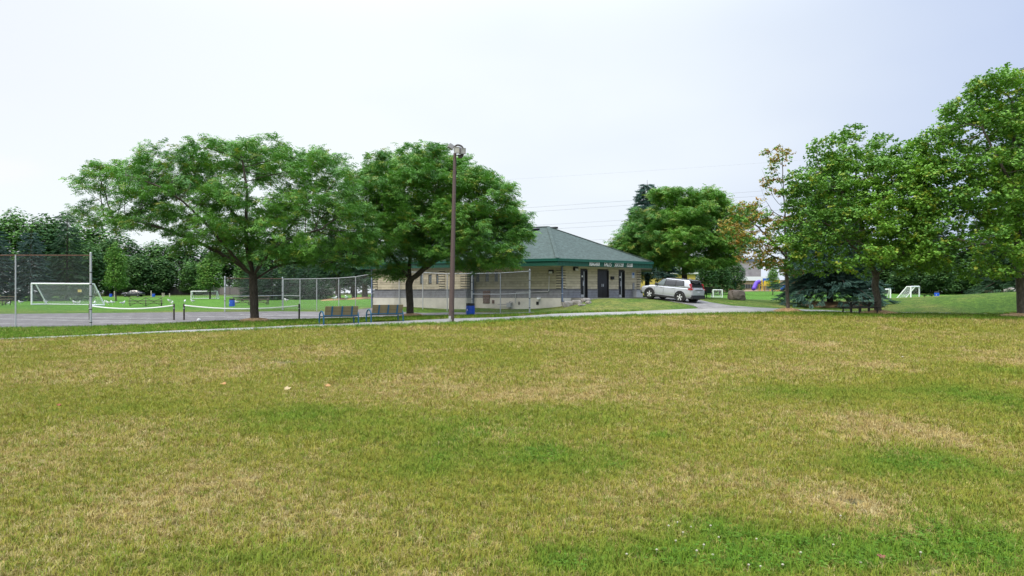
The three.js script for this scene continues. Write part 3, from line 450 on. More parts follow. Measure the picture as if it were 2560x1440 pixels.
/* trees farther off: three broadleaf and two conifer shapes, merged and copied */
function farCrown(seed, lobes, n, size, tint) {
  const r = rng(seed), pos = [], col = [], tot = lobes.reduce((a, l) => a + l[3] * l[4] * l[3], 0);
  for (let i = 0; i < n; i++) {
    let q = r() * tot, k = 0; while (k < lobes.length - 1 && (q -= lobes[k][3] * lobes[k][4] * lobes[k][3]) > 0) k++; const [cx, cy, cz, rh, rv] = lobes[k];
    let x, y, z, d; do { x = r() * 2 - 1; y = r() * 2 - 1; z = r() * 2 - 1; d = x * x + y * y + z * z; } while (d > 1 || d < .3 * r());
    const bump = .85 + .35 * vnoise(x * 4 + k, y * 4 + z * 4, seed), o = V(cx + x * rh * bump, cy + y * rv * bump, cz + z * rh * bump), c = tint(o, r);
    const a = r() * 6.28, dir = V(Math.cos(a), -.4 + r() * .5, Math.sin(a)).normalize(), up = V(x * .6 + (r() - .5) * .9, 1, z * .6 + (r() - .5) * .9).normalize(), pts = []; leafQuad(pts, o, dir, up, size * (.6 + r() * .8), size * (.4 + r() * .5), .15);
    for (const p of pts) { pos.push(p.x, p.y, p.z); col.push(...c); }
  }
  const g = new THREE.BufferGeometry(); g.setAttribute('position', new THREE.Float32BufferAttribute(pos, 3)); g.setAttribute('color', new THREE.Float32BufferAttribute(col, 3)); g.setAttribute('uv', new THREE.BufferAttribute(new Float32Array(pos.length / 3 * 2), 2)); g.computeVertexNormals(); return g;
}
M.farLeaf = phys([1, 1, 1], .7, { vertexColors: true, transmission: .3, thickness: 0, specularIntensity: .35 });
function farTree(name, crownGeo, h, tr, bare) {
  const o = new THREE.Group(); o.name = name;
  obj('trunk', [tube([V(0, -.3, 0), V(.05, h * .25, 0), V(0, h * .6, .1)], [tr * 1.2, tr * .8, tr * .35], 7, false), ...[0, 1, 2, 3].map(k => tube([V(0, h * (.25 + .06 * k), 0), V(Math.cos(k * 1.7) * h * .12, h * (.42 + .05 * k), Math.sin(k * 1.7) * h * .12), V(Math.cos(k * 1.7) * h * .2, h * (.6 + .05 * k), Math.sin(k * 1.7) * h * .2)], [tr * .5, tr * .35, tr * .12], 5, false))], M.bark, o, true);
  const c = new THREE.Mesh(crownGeo, M.farLeaf); c.name = 'crown'; c.userData.kind = 'stuff'; c.castShadow = c.receiveShadow = true; o.add(c); return o;
}
const FAR = {   // all about 10 m tall
  a: farTree('broadleaf_tree', farCrown(201, [[0, 5.2, 0, 3.2, 2.6], [1.4, 7, .6, 2.3, 1.9], [-1.3, 7.2, -.4, 2.2, 1.9], [.2, 8.5, 0, 1.7, 1.4], [2.3, 4.6, 1, 1.7, 1.4], [-2.4, 4.4, .6, 1.8, 1.4], [.5, 3.4, 2, 1.8, 1.2], [1.5, 2, -1, 2.2, 1.6], [-1.5, 1.9, .8, 2.2, 1.6]], 6400, .5, tintOf([.045, .140, .030], [.125, .280, .050], .03)), 10, .22),
  b: farTree('broadleaf_tree', farCrown(202, [[0, 4.6, 0, 2.6, 2.8], [.8, 7, .3, 1.9, 2], [-.9, 6.6, -.3, 1.9, 1.9], [0, 8.8, 0, 1.1, 1.3], [1.4, 3.4, 1, 1.6, 1.3], [-1.6, 3.2, .5, 1.6, 1.3]], 5200, .42, tintOf([.080, .205, .030], [.165, .340, .046], .06)), 10, .17),
  c: farTree('broadleaf_tree', farCrown(203, [[0, 5, 0, 3.6, 2.2], [2, 6.6, 0, 2.3, 1.9], [-2, 6.2, 0, 2.3, 1.9], [0, 7.8, 0, 2.6, 1.8], [3, 4.4, .6, 1.6, 1.3], [-3, 4, .4, 1.7, 1.3], [0, 3.4, 2.2, 2.2, 1.2], [1.8, 2, -1, 2.6, 1.7], [-1.6, 1.9, 1, 2.6, 1.7]], 6800, .55, tintOf([.034, .108, .028], [.088, .200, .042], .02)), 10, .25),
};
function conifer(seed, tint) { const m = spruceModel({ h: 10, r: 2.9, bare: .5, seed, per: .75, tint, size: 2.0, whorls: 20 }); const pos = [], col = []; m.mats.forEach((l, v) => l.forEach((x, i) => { const p = SPRAY.needle[v].attributes.position, c = m.cols[v][i], q = V(0, 0, 0); for (let k = 0; k < p.count; k += 1) { if (k % 12 >= 6 && k < 84) continue; q.fromBufferAttribute(p, k).applyMatrix4(x); pos.push(q.x, q.y, q.z); col.push(...c); } })); const g = new THREE.BufferGeometry(); g.setAttribute('position', new THREE.Float32BufferAttribute(pos, 3)); g.setAttribute('color', new THREE.Float32BufferAttribute(col, 3)); g.setAttribute('uv', new THREE.BufferAttribute(new Float32Array(pos.length / 3 * 2), 2)); g.computeVertexNormals(); const o = new THREE.Group(); o.name = 'conifer_tree'; obj('trunk', m.wood, M.bark, o, true); const c = new THREE.Mesh(g, M.farLeaf); c.name = 'crown'; c.userData.kind = 'stuff'; c.castShadow = c.receiveShadow = true; o.add(c); console.log('conifer tris', pos.length / 9); return o; }
FAR.s = conifer(211, (p, r) => mix3([.030, .072, .056], [.085, .150, .125], r())); FAR.p = conifer(212, tDark);
const rf = rng(300);
function far(kind, px, top, d, wide, label, group) {                  // a far tree whose top shows at a given height
  const p = at(px, d), h = (EYE + (HORIZON - top) / F * d - p[1]), s = h / (kind === 's' || kind === 'p' ? 10 : 9.9);
  const o = place(FAR[kind], p, rf() * 6.28, label, [s * wide, s, s * wide]); tag(o, label, 'tree', group); return o;
}
const GL = 'trees beyond the left field', GR = 'trees beyond the right field';
far('s', 78, 572, 118, .85, 'pale blue spruce tree behind the large soccer goal', GL);
far('p', 168, 556, 124, .95, 'dark green spruce tree right of the pale blue spruce', GL);
far('s', -14, 566, 116, .9, 'blue spruce tree at the frame edge beside the pale spruce', GL);
far('b', 290, 603, 122, .62, 'young yellow-green tree with slim trunk beside the large goal', GL);
far('b', 525, 632, 138, .95, 'bright green tree behind the middle soccer goal', GL);
for (const [k, px, top, d, w] of [['a', 30, 520, 190, .8], ['c', 110, 528, 195, .75], ['p', 168, 520, 200, .7], ['p', 148, 530, 202, .7], ['a', 230, 548, 185, .9], ['c', 300, 578, 176, .9], ['a', -80, 520, 185, 1], ['a', 385, 600, 180, 1], ['c', 455, 590, 184, 1], ['c', 560, 580, 188, 1], ['a', 640, 590, 182, 1], ['c', 720, 585, 186, 1], ['a', 800, 590, 182, 1], ['c', 880, 585, 190, 1], ['c', 400, 640, 172, 1.1], ['a', 620, 640, 176, 1.1], ['c', 345, 632, 170, 1.0], ['c', 730, 640, 172, 1.1], ['c', 215, 600, 168, .9], ['a', 480, 650, 172, 1.1]])
  far(k, px, top, d, w, k === 'p' ? 'dark conifer tree in the woodland edge beyond the board fence' : 'full green broadleaf tree in the woodland edge beyond the board fence', GL);
for (const [px, top, d, w, l] of [[845, 610, 96, .85, 'conifer tree with bare lower trunk, leftmost of three beside the clubhouse'], [886, 600, 102, .8, 'conifer tree with bare lower trunk, middle of three beside the clubhouse'], [912, 590, 93, .8, 'conifer tree with bare lower trunk, nearest the clubhouse wall']]) {
  const p = at(px, d), m = spruceModel({ h: 10, r: 3, bare: 3.3, seed: px, per: 1.2, tint: tDark, size: 1.6, whorls: 18 }), o = thing('spruce_tree', l, 'tree', p, 0, 'conifers by the clubhouse');
  obj('trunk', [...m.wood, tube([V(0, -.3, 0), V(0, 1.2, 0), V(.02, 4, 0)], [.42, .36, .26], 10, false)], M.barkGrey, o, true);
  m.mats.forEach((list, v) => { const im = new THREE.InstancedMesh(SPRAY.needle[v], M.needleMat, list.length); list.forEach((x, i) => { im.setMatrixAt(i, x); im.setColorAt(i, lin(...m.cols[v][i])); }); im.name = 'crown'; im.userData.kind = 'stuff'; im.castShadow = im.receiveShadow = true; im.frustumCulled = false; o.add(im); });
}
for (const [px, top, d] of [[770, 655, 120], [800, 668, 118], [680, 668, 122], [640, 660, 124], [735, 650, 126]]) far('p', px, top, d, 1.5, 'dark spreading conifer tree standing behind the court fence', 'conifers behind the court fence');
// beyond the right-hand field
for (const [k, px, top, d, w] of [['c', 1762, 632, 128, .8], ['c', 1800, 640, 130, .75], ['c', 1836, 646, 132, .7]]) far(k, px, top, d, w, 'dark round tree in front of the long school wall', 'trees before the school');
far('b', 1932, 662, 128, .8, 'small round tree beside the playground', GR);
for (const [k, px, top, d, w] of [['p', 2010, 600, 178, 1.2], ['c', 2070, 610, 176, 1.2], ['p', 2120, 560, 180, 1.2], ['c', 2180, 600, 170, 1.3], ['p', 2230, 570, 172, 1.2], ['c', 2290, 590, 166, 1.3], ['p', 2340, 560, 168, 1.2], ['c', 2400, 590, 160, 1.3], ['p', 2450, 560, 164, 1.2], ['c', 2510, 590, 158, 1.3], ['p', 2570, 560, 160, 1.2], ['c', 2140, 655, 158, 1.2], ['c', 2260, 655, 156, 1.2], ['c', 2350, 650, 152, 1.2], ['c', 2450, 650, 150, 1.2], ['c', 2540, 640, 148, 1.2], ['p', 1990, 640, 165, 1.1], ['c', 1560, 600, 190, 1], ['c', 1640, 610, 185, 1], ['a', 1700, 620, 180, 1], ['c', 2640, 600, 150, 1.3]])
  far(k, px, top, d, w, k === 'p' ? 'dark conifer tree in the belt beyond the far goals' : 'dark leafy tree in the belt beyond the far goals', GR);
for (const [px, py, d, r, l] of [[637, 806, 40, .85, 'ring of brown wood mulch under the wide locust tree'], [1028, 793, 46, .75, 'ring of brown wood mulch under the dense locust tree'], [1970, 778, 46, .75, 'ring of light brown mulch under the thin maple'], [2197, 785, 44, .95, 'brown mulch patch beside the picnic table'], [2556, 791, 41, 1.0, 'ring of brown mulch under the tallest maple'], [2075, 764, 58, 2.4, 'wide mulch bed under the blue spruce'], [843, 750, 96, 2.2, 'dark mulch bed under the leftmost conifer by the clubhouse'], [912, 750, 93, 2.4, 'dark mulch bed under the conifer nearest the clubhouse']]) { const p = at(px, d); mulch(p[0], d, r * (r > 2 ? 1 : 1.15), r > 2 ? .25 : .2, l); }
console.log('trees');
/* -------------------------------------------------------------- clubhouse */
{
  const g0 = [CL.C[0], CL.floor - .9, -CL.C[1]];
  const club = thing('clubhouse', 'low tan block clubhouse with green hipped roof', 'building', g0);
  M.cream = std([.53, .47, .335], .9, { map: T.rough, bumpMap: T.fine, bumpScale: .006 }); M.cream2 = std([.49, .435, .315], .9, { map: T.rough, bumpMap: T.fine, bumpScale: .006 }); M.cream3 = std([.56, .50, .36], .9, { map: T.stain, bumpMap: T.fine, bumpScale: .006 });
  M.greyBlock = std([.235, .240, .265], .95, { map: T.rough, bumpMap: T.rough, bumpScale: .02 }); M.greyBlock2 = std([.215, .222, .247], .95, { map: T.rough, bumpMap: T.rough, bumpScale: .02 });
  M.found = std([.72, .69, .62], .9, { map: T.stain, bumpMap: T.fine, bumpScale: .004 });
  M.joint = std([.12, .11, .095], .95);
  M.fascia = std([.010, .075, .050], .45); M.gutter = std([.014, .105, .075], .35); M.soffit = std([.50, .48, .40], .8); M.frieze = std([.52, .49, .39], .85, { map: T.fine });
  const shingle = tex(1024, (u, v) => { const rows = 32, row = Math.floor(v * rows), f = v * rows - row, cols = 26, cx = u * cols + (row % 2) * .5 + hash2(row, 1, 9) * .3, ci = Math.floor(cx) % cols; const t = .66 + .30 * (hash2(ci, row, 4) - .5) + .22 * (fbm(u * 90, v * 90, 2, 77, 90) - .5); const edge = f < .1 ? .72 : 1; return [t * edge * .96, t * edge, t * edge * .99]; }, 4.6);
  M.shingle = std([.088, .125, .116], .95, { map: shingle, bumpMap: shingle, bumpScale: .03 });
  M.doorBlack = std([.014, .0135, .016], .35); M.downspout = std([.115, .155, .24], .45); M.alu = std([.55, .56, .58], .35, { metalness: .7 });
  const W = (p) => [p[0] - g0[0], -p[1] - g0[2]];                    // plan point to local x,z
  function face(A, B, n) { const u = nrm(A, B), m = new THREE.Matrix4(), o = W(A); m.makeBasis(V(u[0], 0, -u[1]), V(0, 1, 0), V(n[0], 0, -n[1])); m.setPosition(o[0], 0, o[1]); return { A, u, n, L: u[2], m, det: m.determinant() }; }
  const put = (f, g) => { g = strip(g); g.applyMatrix4(f.m); if (f.det < 0) { const p = g.attributes.position, n = g.attributes.normal; for (const a of [p, n, g.attributes.uv]) for (let i = 0; i < a.count; i += 3) for (let k = 0; k < a.itemSize; k++) { const t = a.array[i * a.itemSize + k]; a.array[i * a.itemSize + k] = a.array[(i + 1) * a.itemSize + k]; a.array[(i + 1) * a.itemSize + k] = t; } } return g; };
  const fb = (f, u0, u1, y0, y1, n0, n1) => put(f, box(u1 - u0, y1 - y0, n1 - n0, (u0 + u1) / 2, (y0 + y1) / 2, (n0 + n1) / 2));
  const uAt = (f, px) => { const s = (px - CX) / F, k = s; /* A.x+u*ux = s*(A.d+u*ud) */ return (k * f.A[1] - f.A[0]) / (f.u[0] - k * f.u[1]); };
  const yAt = (f, px, py) => { const u = uAt(f, px), d = f.A[1] + f.u[1] * u; return EYE - (py - HORIZON) / F * d - g0[1]; };
  const fl = CL.floor - g0[1], yG = fl + .61, yW = fl + 2.2, yTop = fl + 2.34;      // floor, top of grey band, top of cream, top of frieze
  const projN = 1.0, fR = face(CL.C, CL.R, CL.nR), fL = face(CL.C, CL.L, CL.nL);
  const uStep = uAt(fL, 1180), off = (p, n, k) => [p[0] + n[0] * k, p[1] + n[1] * k];
  const S0 = [CL.C[0] + CL.uL[0] * uStep, CL.C[1] + CL.uL[1] * uStep], S1 = off(S0, CL.nL, projN), L1 = off(CL.L, CL.nL, projN);
  const fP = face(S1, L1, CL.nL), fS = face(S0, S1, [CL.uR[0] * .2 - CL.uL[0] * .8, CL.uR[1] * .2 - CL.uL[1] * .8]); { const n = [-CL.uL[0], -CL.uL[1]]; Object.assign(fS, face(S0, S1, n)); }
  // core walls behind the blocks, closing the building all round
  const R2 = [CL.R[0] + 1.5, CL.R[1] + 7.8], B1 = [R2[0] - 6, R2[1] + 5], L2 = off(CL.L, CL.nL, -9.5);
  const plan = [CL.C, CL.R, R2, B1, L2, L1, S1, S0].map(p => { const q = W(p); return new THREE.Vector2(q[0], -q[1]); });
  const core = new THREE.ExtrudeGeometry(new THREE.Shape(plan), { depth: yTop + .6, bevelEnabled: false }); core.rotateX(-Math.PI / 2); core.translate(0, -.6, 0);
  const cc = strip(core), pc = cc.attributes.position; const ctr = W([0, 61]); for (let i = 0; i < pc.count; i++) { pc.setX(i, ctr[0] + (pc.getX(i) - ctr[0]) * .985); pc.setZ(i, ctr[1] + (pc.getZ(i) - ctr[1]) * .985); }
  obj('inner_wall', cc, M.joint, club);
  // courses of block: openings are [u0,u1,y0,y1]
  const rb = rng(5);
  function courses(f, u0, u1, open, quoinEnds) {
    const put1 = (name, a, b, y0, y1, m, n1, holes = open) => { let segs = [[a, b]]; for (const o of holes) if (y0 < o[3] - .01 && y1 > o[2] + .01) segs = segs.flatMap(([p, q]) => [[p, Math.min(q, o[0])], [Math.max(p, o[1]), q]]).filter(([p, q]) => q - p > .03); for (const [p, q] of segs) obj(name, fb(f, p, q, y0 + .007, y1 - .007, -.2, n1), m, club); };
    for (let k = 0; k < 3; k++) put1('grey_block_course', u0, u1, fl + k * .2, fl + (k + 1) * .2, rb() < .5 ? M.greyBlock : M.greyBlock2, .03);
    put1('ledge', u0, u1, fl + .6, fl + .655, M.greyBlock2, .075);
    for (let k = 0; k < 8; k++) put1('block_course', u0, u1, fl + .66 + k * .193, fl + .66 + (k + 1) * .193, [M.cream, M.cream2, M.cream3][Math.floor(rb() * 3)], 0, [...open, ...quoinEnds.map(([p, q]) => [p, q, 0, 99])]);
    obj('frieze', fb(f, u0, u1, yW + .005, yTop + .25, -.2, .02), M.frieze, club);
    for (const [q0, q1] of quoinEnds) for (let k = 0; k < 8; k++) obj('quoin', fb(f, q0, q1, fl + .66 + k * .193 + .05, fl + .66 + (k + 1) * .193 - .02, -.12, .055), [M.cream, M.cream2, M.cream3][Math.floor(rb() * 3)], club);
  }
  const U = px => uAt(fR, px), doorY = [fl, fl + 2.1];
  const dA = [U(1451), U(1469)], dD = [U(1493.5), U(1522)], dB = [U(1546.5), U(1562)];
  courses(fR, 0, fR.L, [[...dA, ...doorY], [...dD, ...doorY], [...dB, ...doorY]], [[.02, .42], [fR.L - .45, fR.L - .02]]);
  const winL = [1194, 1217.5, 1240.5].map(px => [uAt(fL, px + 4.5), uAt(fL, px - 4.5), yAt(fL, px, 704), yAt(fL, px, 684)]);
  const winP = [1054, 1075, 1094.5].map(px => [uAt(fP, px + 4.3), uAt(fP, px - 4.3), yAt(fP, px, 708), yAt(fP, px, 688)]);
  courses(fL, 0, uStep, winL, [[.02, .42]]);
  courses(fP, 0, fP.L, winP, [[.02, .5], [uAt(fP, 1097) - .55, uAt(fP, 1097)], [fP.L - .5, fP.L - .02]]);
  courses(fS, 0, projN, [], [[.5, .98]]);
  // foundation
  for (const [f, a, b] of [[fR, 0, 1.4], [fL, 0, uStep], [fP, 0, fP.L], [fS, 0, projN]]) obj('foundation', fb(f, a, b, -1.1, fl - .012, -.25, .06), M.found, club);
  // glass-block windows
  M.glassBlock = phys([.10, .125, .14], .25, { clearcoat: .6 }); M.frameGrey = std([.22, .23, .24], .6);
  for (const [f, list] of [[fL, winL], [fP, winP]]) for (const [a, b, y0, y1] of list) {
    const w = obj('window', [fb(f, a, b, y0, y1, -.14, -.11)], M.frameGrey, club);
    for (let i = 0; i < 2; i++) for (let j = 0; j < 3; j++) { const ua = mix(a, b, i / 2), ub = mix(a, b, (i + 1) / 2), ya = mix(y0, y1, j / 3), yb = mix(y0, y1, (j + 1) / 3); obj('pane', fb(f, ua + .012, ub - .012, ya + .012, yb - .012, -.13, -.07), M.glassBlock, w); }
  }
  // doors
  for (const [d, hinge] of [[dA, 0], [dB, 0]]) {
    const fr = obj('door', [fb(fR, d[0] + .05, d[1] - .3, fl + .02, fl + 2.04, -.14, -.10)], M.doorBlack, club); fr.userData.label = 'black steel door with grey kick plate';
    obj('door_frame', [fb(fR, d[0], d[0] + .05, fl, fl + 2.1, -.16, .01), fb(fR, d[1] - .05, d[1], fl, fl + 2.1, -.16, .01), fb(fR, d[0], d[1], fl + 2.04, fl + 2.1, -.16, .008)], M.doorBlack, club);
    obj('side_panel', fb(fR, d[1] - .3, d[1] - .05, fl + .02, fl + 2.04, -.16, -.12), M.black, club);
    obj('jamb_strip', fb(fR, d[1] - .31, d[1] - .265, fl + .02, fl + 1.98, -.1, -.07), M.alu, club);
    obj('kick_plate', fb(fR, d[0] + .06, d[1] - .31, fl + .03, fl + .24, -.1, -.088), M.alu, fr);
    obj('handle', [fb(fR, d[1] - .42, d[1] - .33, fl + .9, fl + 1.16, -.1, -.03), fb(fR, d[1] - .40, d[1] - .36, fl + 1.16, fl + 1.3, -.1, -.05)], M.alu, fr);
    obj('door_notice', fb(fR, d[0] + .2, d[0] + .31, fl + 1.55, fl + 1.68, -.1, -.093), M.white, fr);
  }
  const mid = (dD[0] + dD[1]) / 2;
  for (const [a, b] of [[dD[0] + .04, mid - .006], [mid + .006, dD[1] - .04]]) { const dd = obj('door', fb(fR, a, b, fl + .02, fl + 2.06, -.14, -.09), M.doorBlack, club); obj('handle', fb(fR, a < mid - .1 ? mid - .1 : mid + .05, a < mid - .1 ? mid - .05 : mid + .1, fl + .85, fl + 1.06, -.09, -.04), M.alu, dd); }
  obj('door_frame', [fb(fR, dD[0], dD[0] + .04, fl, fl + 2.1, -.16, .01), fb(fR, dD[1] - .04, dD[1], fl, fl + 2.1, -.16, .01), fb(fR, dD[0], dD[1], fl + 2.06, fl + 2.1, -.16, .008)], M.doorBlack, club);
  // eaves
  const oR = .9, oL = 1.35;
  const isect = (p, u, q, v) => { const det = u[0] * -v[1] + v[0] * u[1], s = ((q[0] - p[0]) * -v[1] + v[0] * (q[1] - p[1])) / det; return [p[0] + u[0] * s, p[1] + u[1] * s]; };
  const pL = off(CL.C, CL.nL, oL), pR = off(CL.C, CL.nR, oR), Ce = isect(pL, CL.uL, pR, CL.uR);
  const uB = nrm(CL.R, R2), nB = [uB[1], -uB[0]], Re = isect(pR, CL.uR, off(CL.R, nB, oR), uB), R2e = off(off(R2, nB, oR), uB, .6), Le = [pL[0] + CL.uL[0] * (CL.uL[2] + .9), pL[1] + CL.uL[1] * (CL.uL[2] + .9)];
  const L2e = off(Le, CL.nL, -12), B1e = [B1[0], B1[1] + 1.2];
  const yE = 4.17 - g0[1], yF = 3.68 - g0[1];
  const A1 = P(1371, 567, 59.8), A1p = [A1.x, 59.8], ridgeY = A1.y - g0[1], A2p = [A1p[0] + CL.uL[0] * 9.5, A1p[1] + CL.uL[1] * 9.5];
  const v3 = (p, y) => { const q = W(p); return [q[0], y, q[1]]; };
  function slope(pts, dir) { // planar roof face, uv along the eave and up the slope
    const P0 = pts.map(p => V(...p)), e = P0[1].clone().sub(P0[0]).normalize(), nn = e.clone().cross(P0[2].clone().sub(P0[0])).normalize(), s = nn.clone().cross(e), pos = [], uv = [], idx = []; if (s.y < 0) s.negate(); if (nn.y < 0) nn.negate();
    for (const dy of [0, -.09]) for (const p of P0) { const q = p.clone().addScaledVector(nn, dy); pos.push(q.x, q.y, q.z); uv.push(p.clone().sub(P0[0]).dot(e), p.clone().sub(P0[0]).dot(s)); }
    const k = P0.length; for (let i = 1; i < k - 1; i++) { idx.push(0, i, i + 1, k, k + i + 1, k + i); } for (let i = 0; i < k; i++) { const j = (i + 1) % k; idx.push(i, j, k + j, i, k + j, k + i); }
    const g = meshGeo(pos, idx, uv).toNonIndexed(); g.computeVertexNormals(); return g;
  }
  const roofFaces = [[v3(Ce, yE + .02), v3(Le, yE + .02), v3(A2p, ridgeY), v3(A1p, ridgeY)], [v3(Ce, yE + .02), v3(Re, yE + .02), v3(A1p, ridgeY)], [v3(Re, yE + .02), v3(R2e, yE + .02), v3(A1p, ridgeY)], [v3(R2e, yE + .02), v3(B1e, yE + .02), v3(A1p, ridgeY)], [v3(B1e, yE + .02), v3(L2e, yE + .02), v3(A2p, ridgeY), v3(A1p, ridgeY)], [v3(L2e, yE + .02), v3(Le, yE + .02), v3(A2p, ridgeY)]];
  for (const r of roofFaces) obj('roof', slope(r), M.shingle, club, true);
  const roofParent = club.children[club.children.length - 6];
  const cap = (a, b) => obj('ridge_cap', beam([a[0], a[1] + .02, a[2]], [b[0], b[1] + .02, b[2]], .26, .05), M.shingle, roofParent);
  cap(v3(A1p, ridgeY), v3(A2p, ridgeY)); for (const e of [Ce, Re]) cap(v3(A1p, ridgeY), v3(e, yE + .04));
  for (const [px, py, d] of [[1338, 572.5, 59.4], [1384, 569, 60.3]]) { const p = P(px, py, d); obj('roof_vent', [box(.62, .16, .42, p.x - g0[0], p.y - g0[1] - .02, p.z - g0[2], .2, .4, .1)], M.doorBlack, roofParent); }
  for (const [a, b, n] of [[Ce, Le, CL.nL], [Ce, Re, CL.nR], [Re, R2e, nB], [L2e, Le, [CL.uL[0], CL.uL[1]]]]) {
    const f = face(a, b, n);
    obj('gutter', [fb(f, -.04, f.L + .04, yE - .15, yE + .03, -.02, .1), fb(f, -.04, f.L + .04, yE - .02, yE + .035, .08, .115)], M.gutter, club);
    const fa = obj('fascia', fb(f, 0, f.L, yF, yE - .15, -.05, .012), M.fascia, club);
    for (let u = .15; u < f.L; u += .3) obj('fascia_rib', fb(f, u, u + .025, yF + .003, yE - .155, .012, .026), M.fascia, fa);
  }
  { // soffit plate under the eaves
    const pl = [Ce, Re, R2e, B1e, L2e, Le].map(p => { const q = W(p); return new THREE.Vector2(q[0], -q[1]); }), so = new THREE.ExtrudeGeometry(new THREE.Shape(pl), { depth: .05, bevelEnabled: false }); so.rotateX(-Math.PI / 2); so.translate(0, yF + .02, 0); obj('soffit', so, M.soffit, club);
  }
  // lettering on the fascia
  const font = await new FontLoader().loadAsync('fonts/droid/droid_sans_regular.typeface.json'), fE = face(Ce, Re, CL.nR);
  M.letter = std([.52, .54, .52], .5);
  for (const [word, p0, p1] of [['NIAGARA', 1472, 1499], ['FALLS', 1509.5, 1529], ['SOCCER', 1535, 1558.5], ['CLUB', 1566, 1581]]) {
    const g = new TextGeometry(word, { font, size: 1, depth: .05, curveSegments: 3 }); g.computeBoundingBox(); const bb = g.boundingBox, u0 = uAt(fE, p0), u1 = uAt(fE, p1), h = .30;
    g.translate(-bb.min.x, -bb.min.y, 0); g.applyMatrix4(new THREE.Matrix4().makeShear(0, 0, .22, 0, 0, 0)); g.scale((u1 - u0) / (bb.max.x - bb.min.x + .2), h / (bb.max.y - bb.min.y), .8);
    obj('lettering', put(fE, g.translate(u0, yF + .05, .03)), M.letter, club).userData.label = 'pale slanted capitals on the green fascia';
  }
  // downspouts with elbow and straps
  for (const [f, u, y0] of [[fR, .01, fl - .28], [fP, fP.L - .02, -.35], [fL, uStep - .16, -.2]]) {
    const ds = obj('downspout', [fb(f, u - .05, u + .05, y0, yTop + .02, .07, .15), fb(f, u - .05, u + .05, y0 - .02, y0 + .07, .07, .3)], M.downspout, club);
    obj('elbow', put(f, beam([u, yTop, .11], [u, yF + .1, .8], .09, .09)), M.gutter, ds); for (const y of [fl + .3, fl + 1.5]) obj('strap', fb(f, u - .065, u + .065, y, y + .04, .06, .155), M.alu, ds);
  }
  // small fittings on the walls
  const lamp = (f, px, py) => { const u = uAt(f, px), y = yAt(f, px, py); const l = obj('wall_lamp', [fb(f, u - .17, u + .17, y - .1, y + .17, 0.01, .22)], M.black, club); obj('lens', put(f, box(.27, .15, .03, u, y - .04, .235, -.35)), std([.6, .6, .58], .3), l); };
  lamp(fL, 1379, 680); lamp(fR, 1437, 673);
  { const f = fL, u = uAt(f, 1529); }
  obj('mail_box', fb(fR, U(1526), U(1533), yAt(fR, 1529, 699), yAt(fR, 1529, 691), 0, .14), M.black, club);
  obj('wall_notice', [fb(fR, U(1579.5), U(1586), yAt(fR, 1583, 695), yAt(fR, 1583, 681), .004, .02)], std([.55, .60, .68], .6), club).userData.label = 'pale blue and white notice plate';
  obj('notice_symbol', [fb(fR, U(1580.5), U(1585), yAt(fR, 1583, 688), yAt(fR, 1583, 682), .02, .026)], std([.08, .18, .50], .5), club);
  obj('drinking_fountain', [fb(fR, U(1581), U(1585), yAt(fR, 1583, 723), yAt(fR, 1583, 707), 0, .05)], M.frameGrey, club);
  { const bin = thing('storage_bin', 'grey storage bin against the clubhouse wall under the blue notice', 'bin', g0), bm = std([.32, .34, .36], .7, { map: T.fine }); obj('box', fb(fR, U(1579.5), U(1595), fl + .02, fl + .55, .08, .55), bm, bin); obj('lid', fb(fR, U(1579), U(1595.5), fl + .553, fl + .6, .06, .58), bm, bin); }
  const fx = (name, f, p0, p1, y0, y1, n1, m) => obj(name, fb(f, uAt(f, p1), uAt(f, p0), yAt(f, p0, y1), yAt(f, p0, y0), -.02, n1), m, club);
  const lou = fx('louvre', fL, 1208, 1226, 727, 759, .06, std([.13, .085, .07], .8, { map: T.rough })); { const a = uAt(fL, 1226), b = uAt(fL, 1208), y0 = yAt(fL, 1217, 759), y1 = yAt(fL, 1217, 727); for (let k = 0; k < 7; k++) obj('slat', fb(fL, Math.min(a, b) + .03, Math.max(a, b) - .03, mix(y0, y1, (k + .15) / 7), mix(y0, y1, (k + .75) / 7), .06, .1), std([.16, .11, .095], .8), lou); }
  fx('vent', fL, 1231, 1237, 750, 759, .1, std([.13, .09, .08], .8)); fx('vent', fL, 1296, 1301, 754, 762, .09, std([.16, .15, .14], .8)); fx('vent', fL, 1341.5, 1347.5, 754, 762, .09, M.black);
  fx('wall_camera', fL, 1346, 1352, 744, 748, .3, M.white);
  { const u = px => uAt(fL, px), y = (px, py) => yAt(fL, px, py), c = [[1374, 690], [1373, 727], [1370, 729], [1292, 731], [1290, 734], [1290, 757]].map(([a, b]) => [u(a), y(a, b), .09]); obj('conduit', put(fL, tube(c.map(p => V(...p)), .022, 6)), M.alu, club);
    const gm = obj('gas_meter', [fb(fL, u(1281), u(1271), y(1276, 768), y(1276, 757), .08, .36)], std([.33, .34, .35], .6), club); obj('pipe', [put(fL, tube([[1247, 761], [1271, 761]].map(([a, b]) => V(u(a), y(a, b), .2)), .025, 6)), put(fL, tube([[1276, 757], [1277, 754], [1284, 755.5], [1285, 758]].map(([a, b]) => V(u(a), y(a, b), .2)), .035, 6))], M.frameGrey, gm); }
  // walkway along the doors
  const wk = obj('walkway', fb(fR, .9, fR.L + 1.6, fl - .34, fl - .012, .07, 1.55), M.path, scene); wk.position.set(...g0); tag(wk, 'concrete walkway along the clubhouse doors', null, null, 'structure');
  // limestone steps set in the bank by the corner
  const rk = rng(8);
  M.rock = std([.36, .33, .30], .95, { map: T.stain, bumpMap: T.rough, bumpScale: .04 });
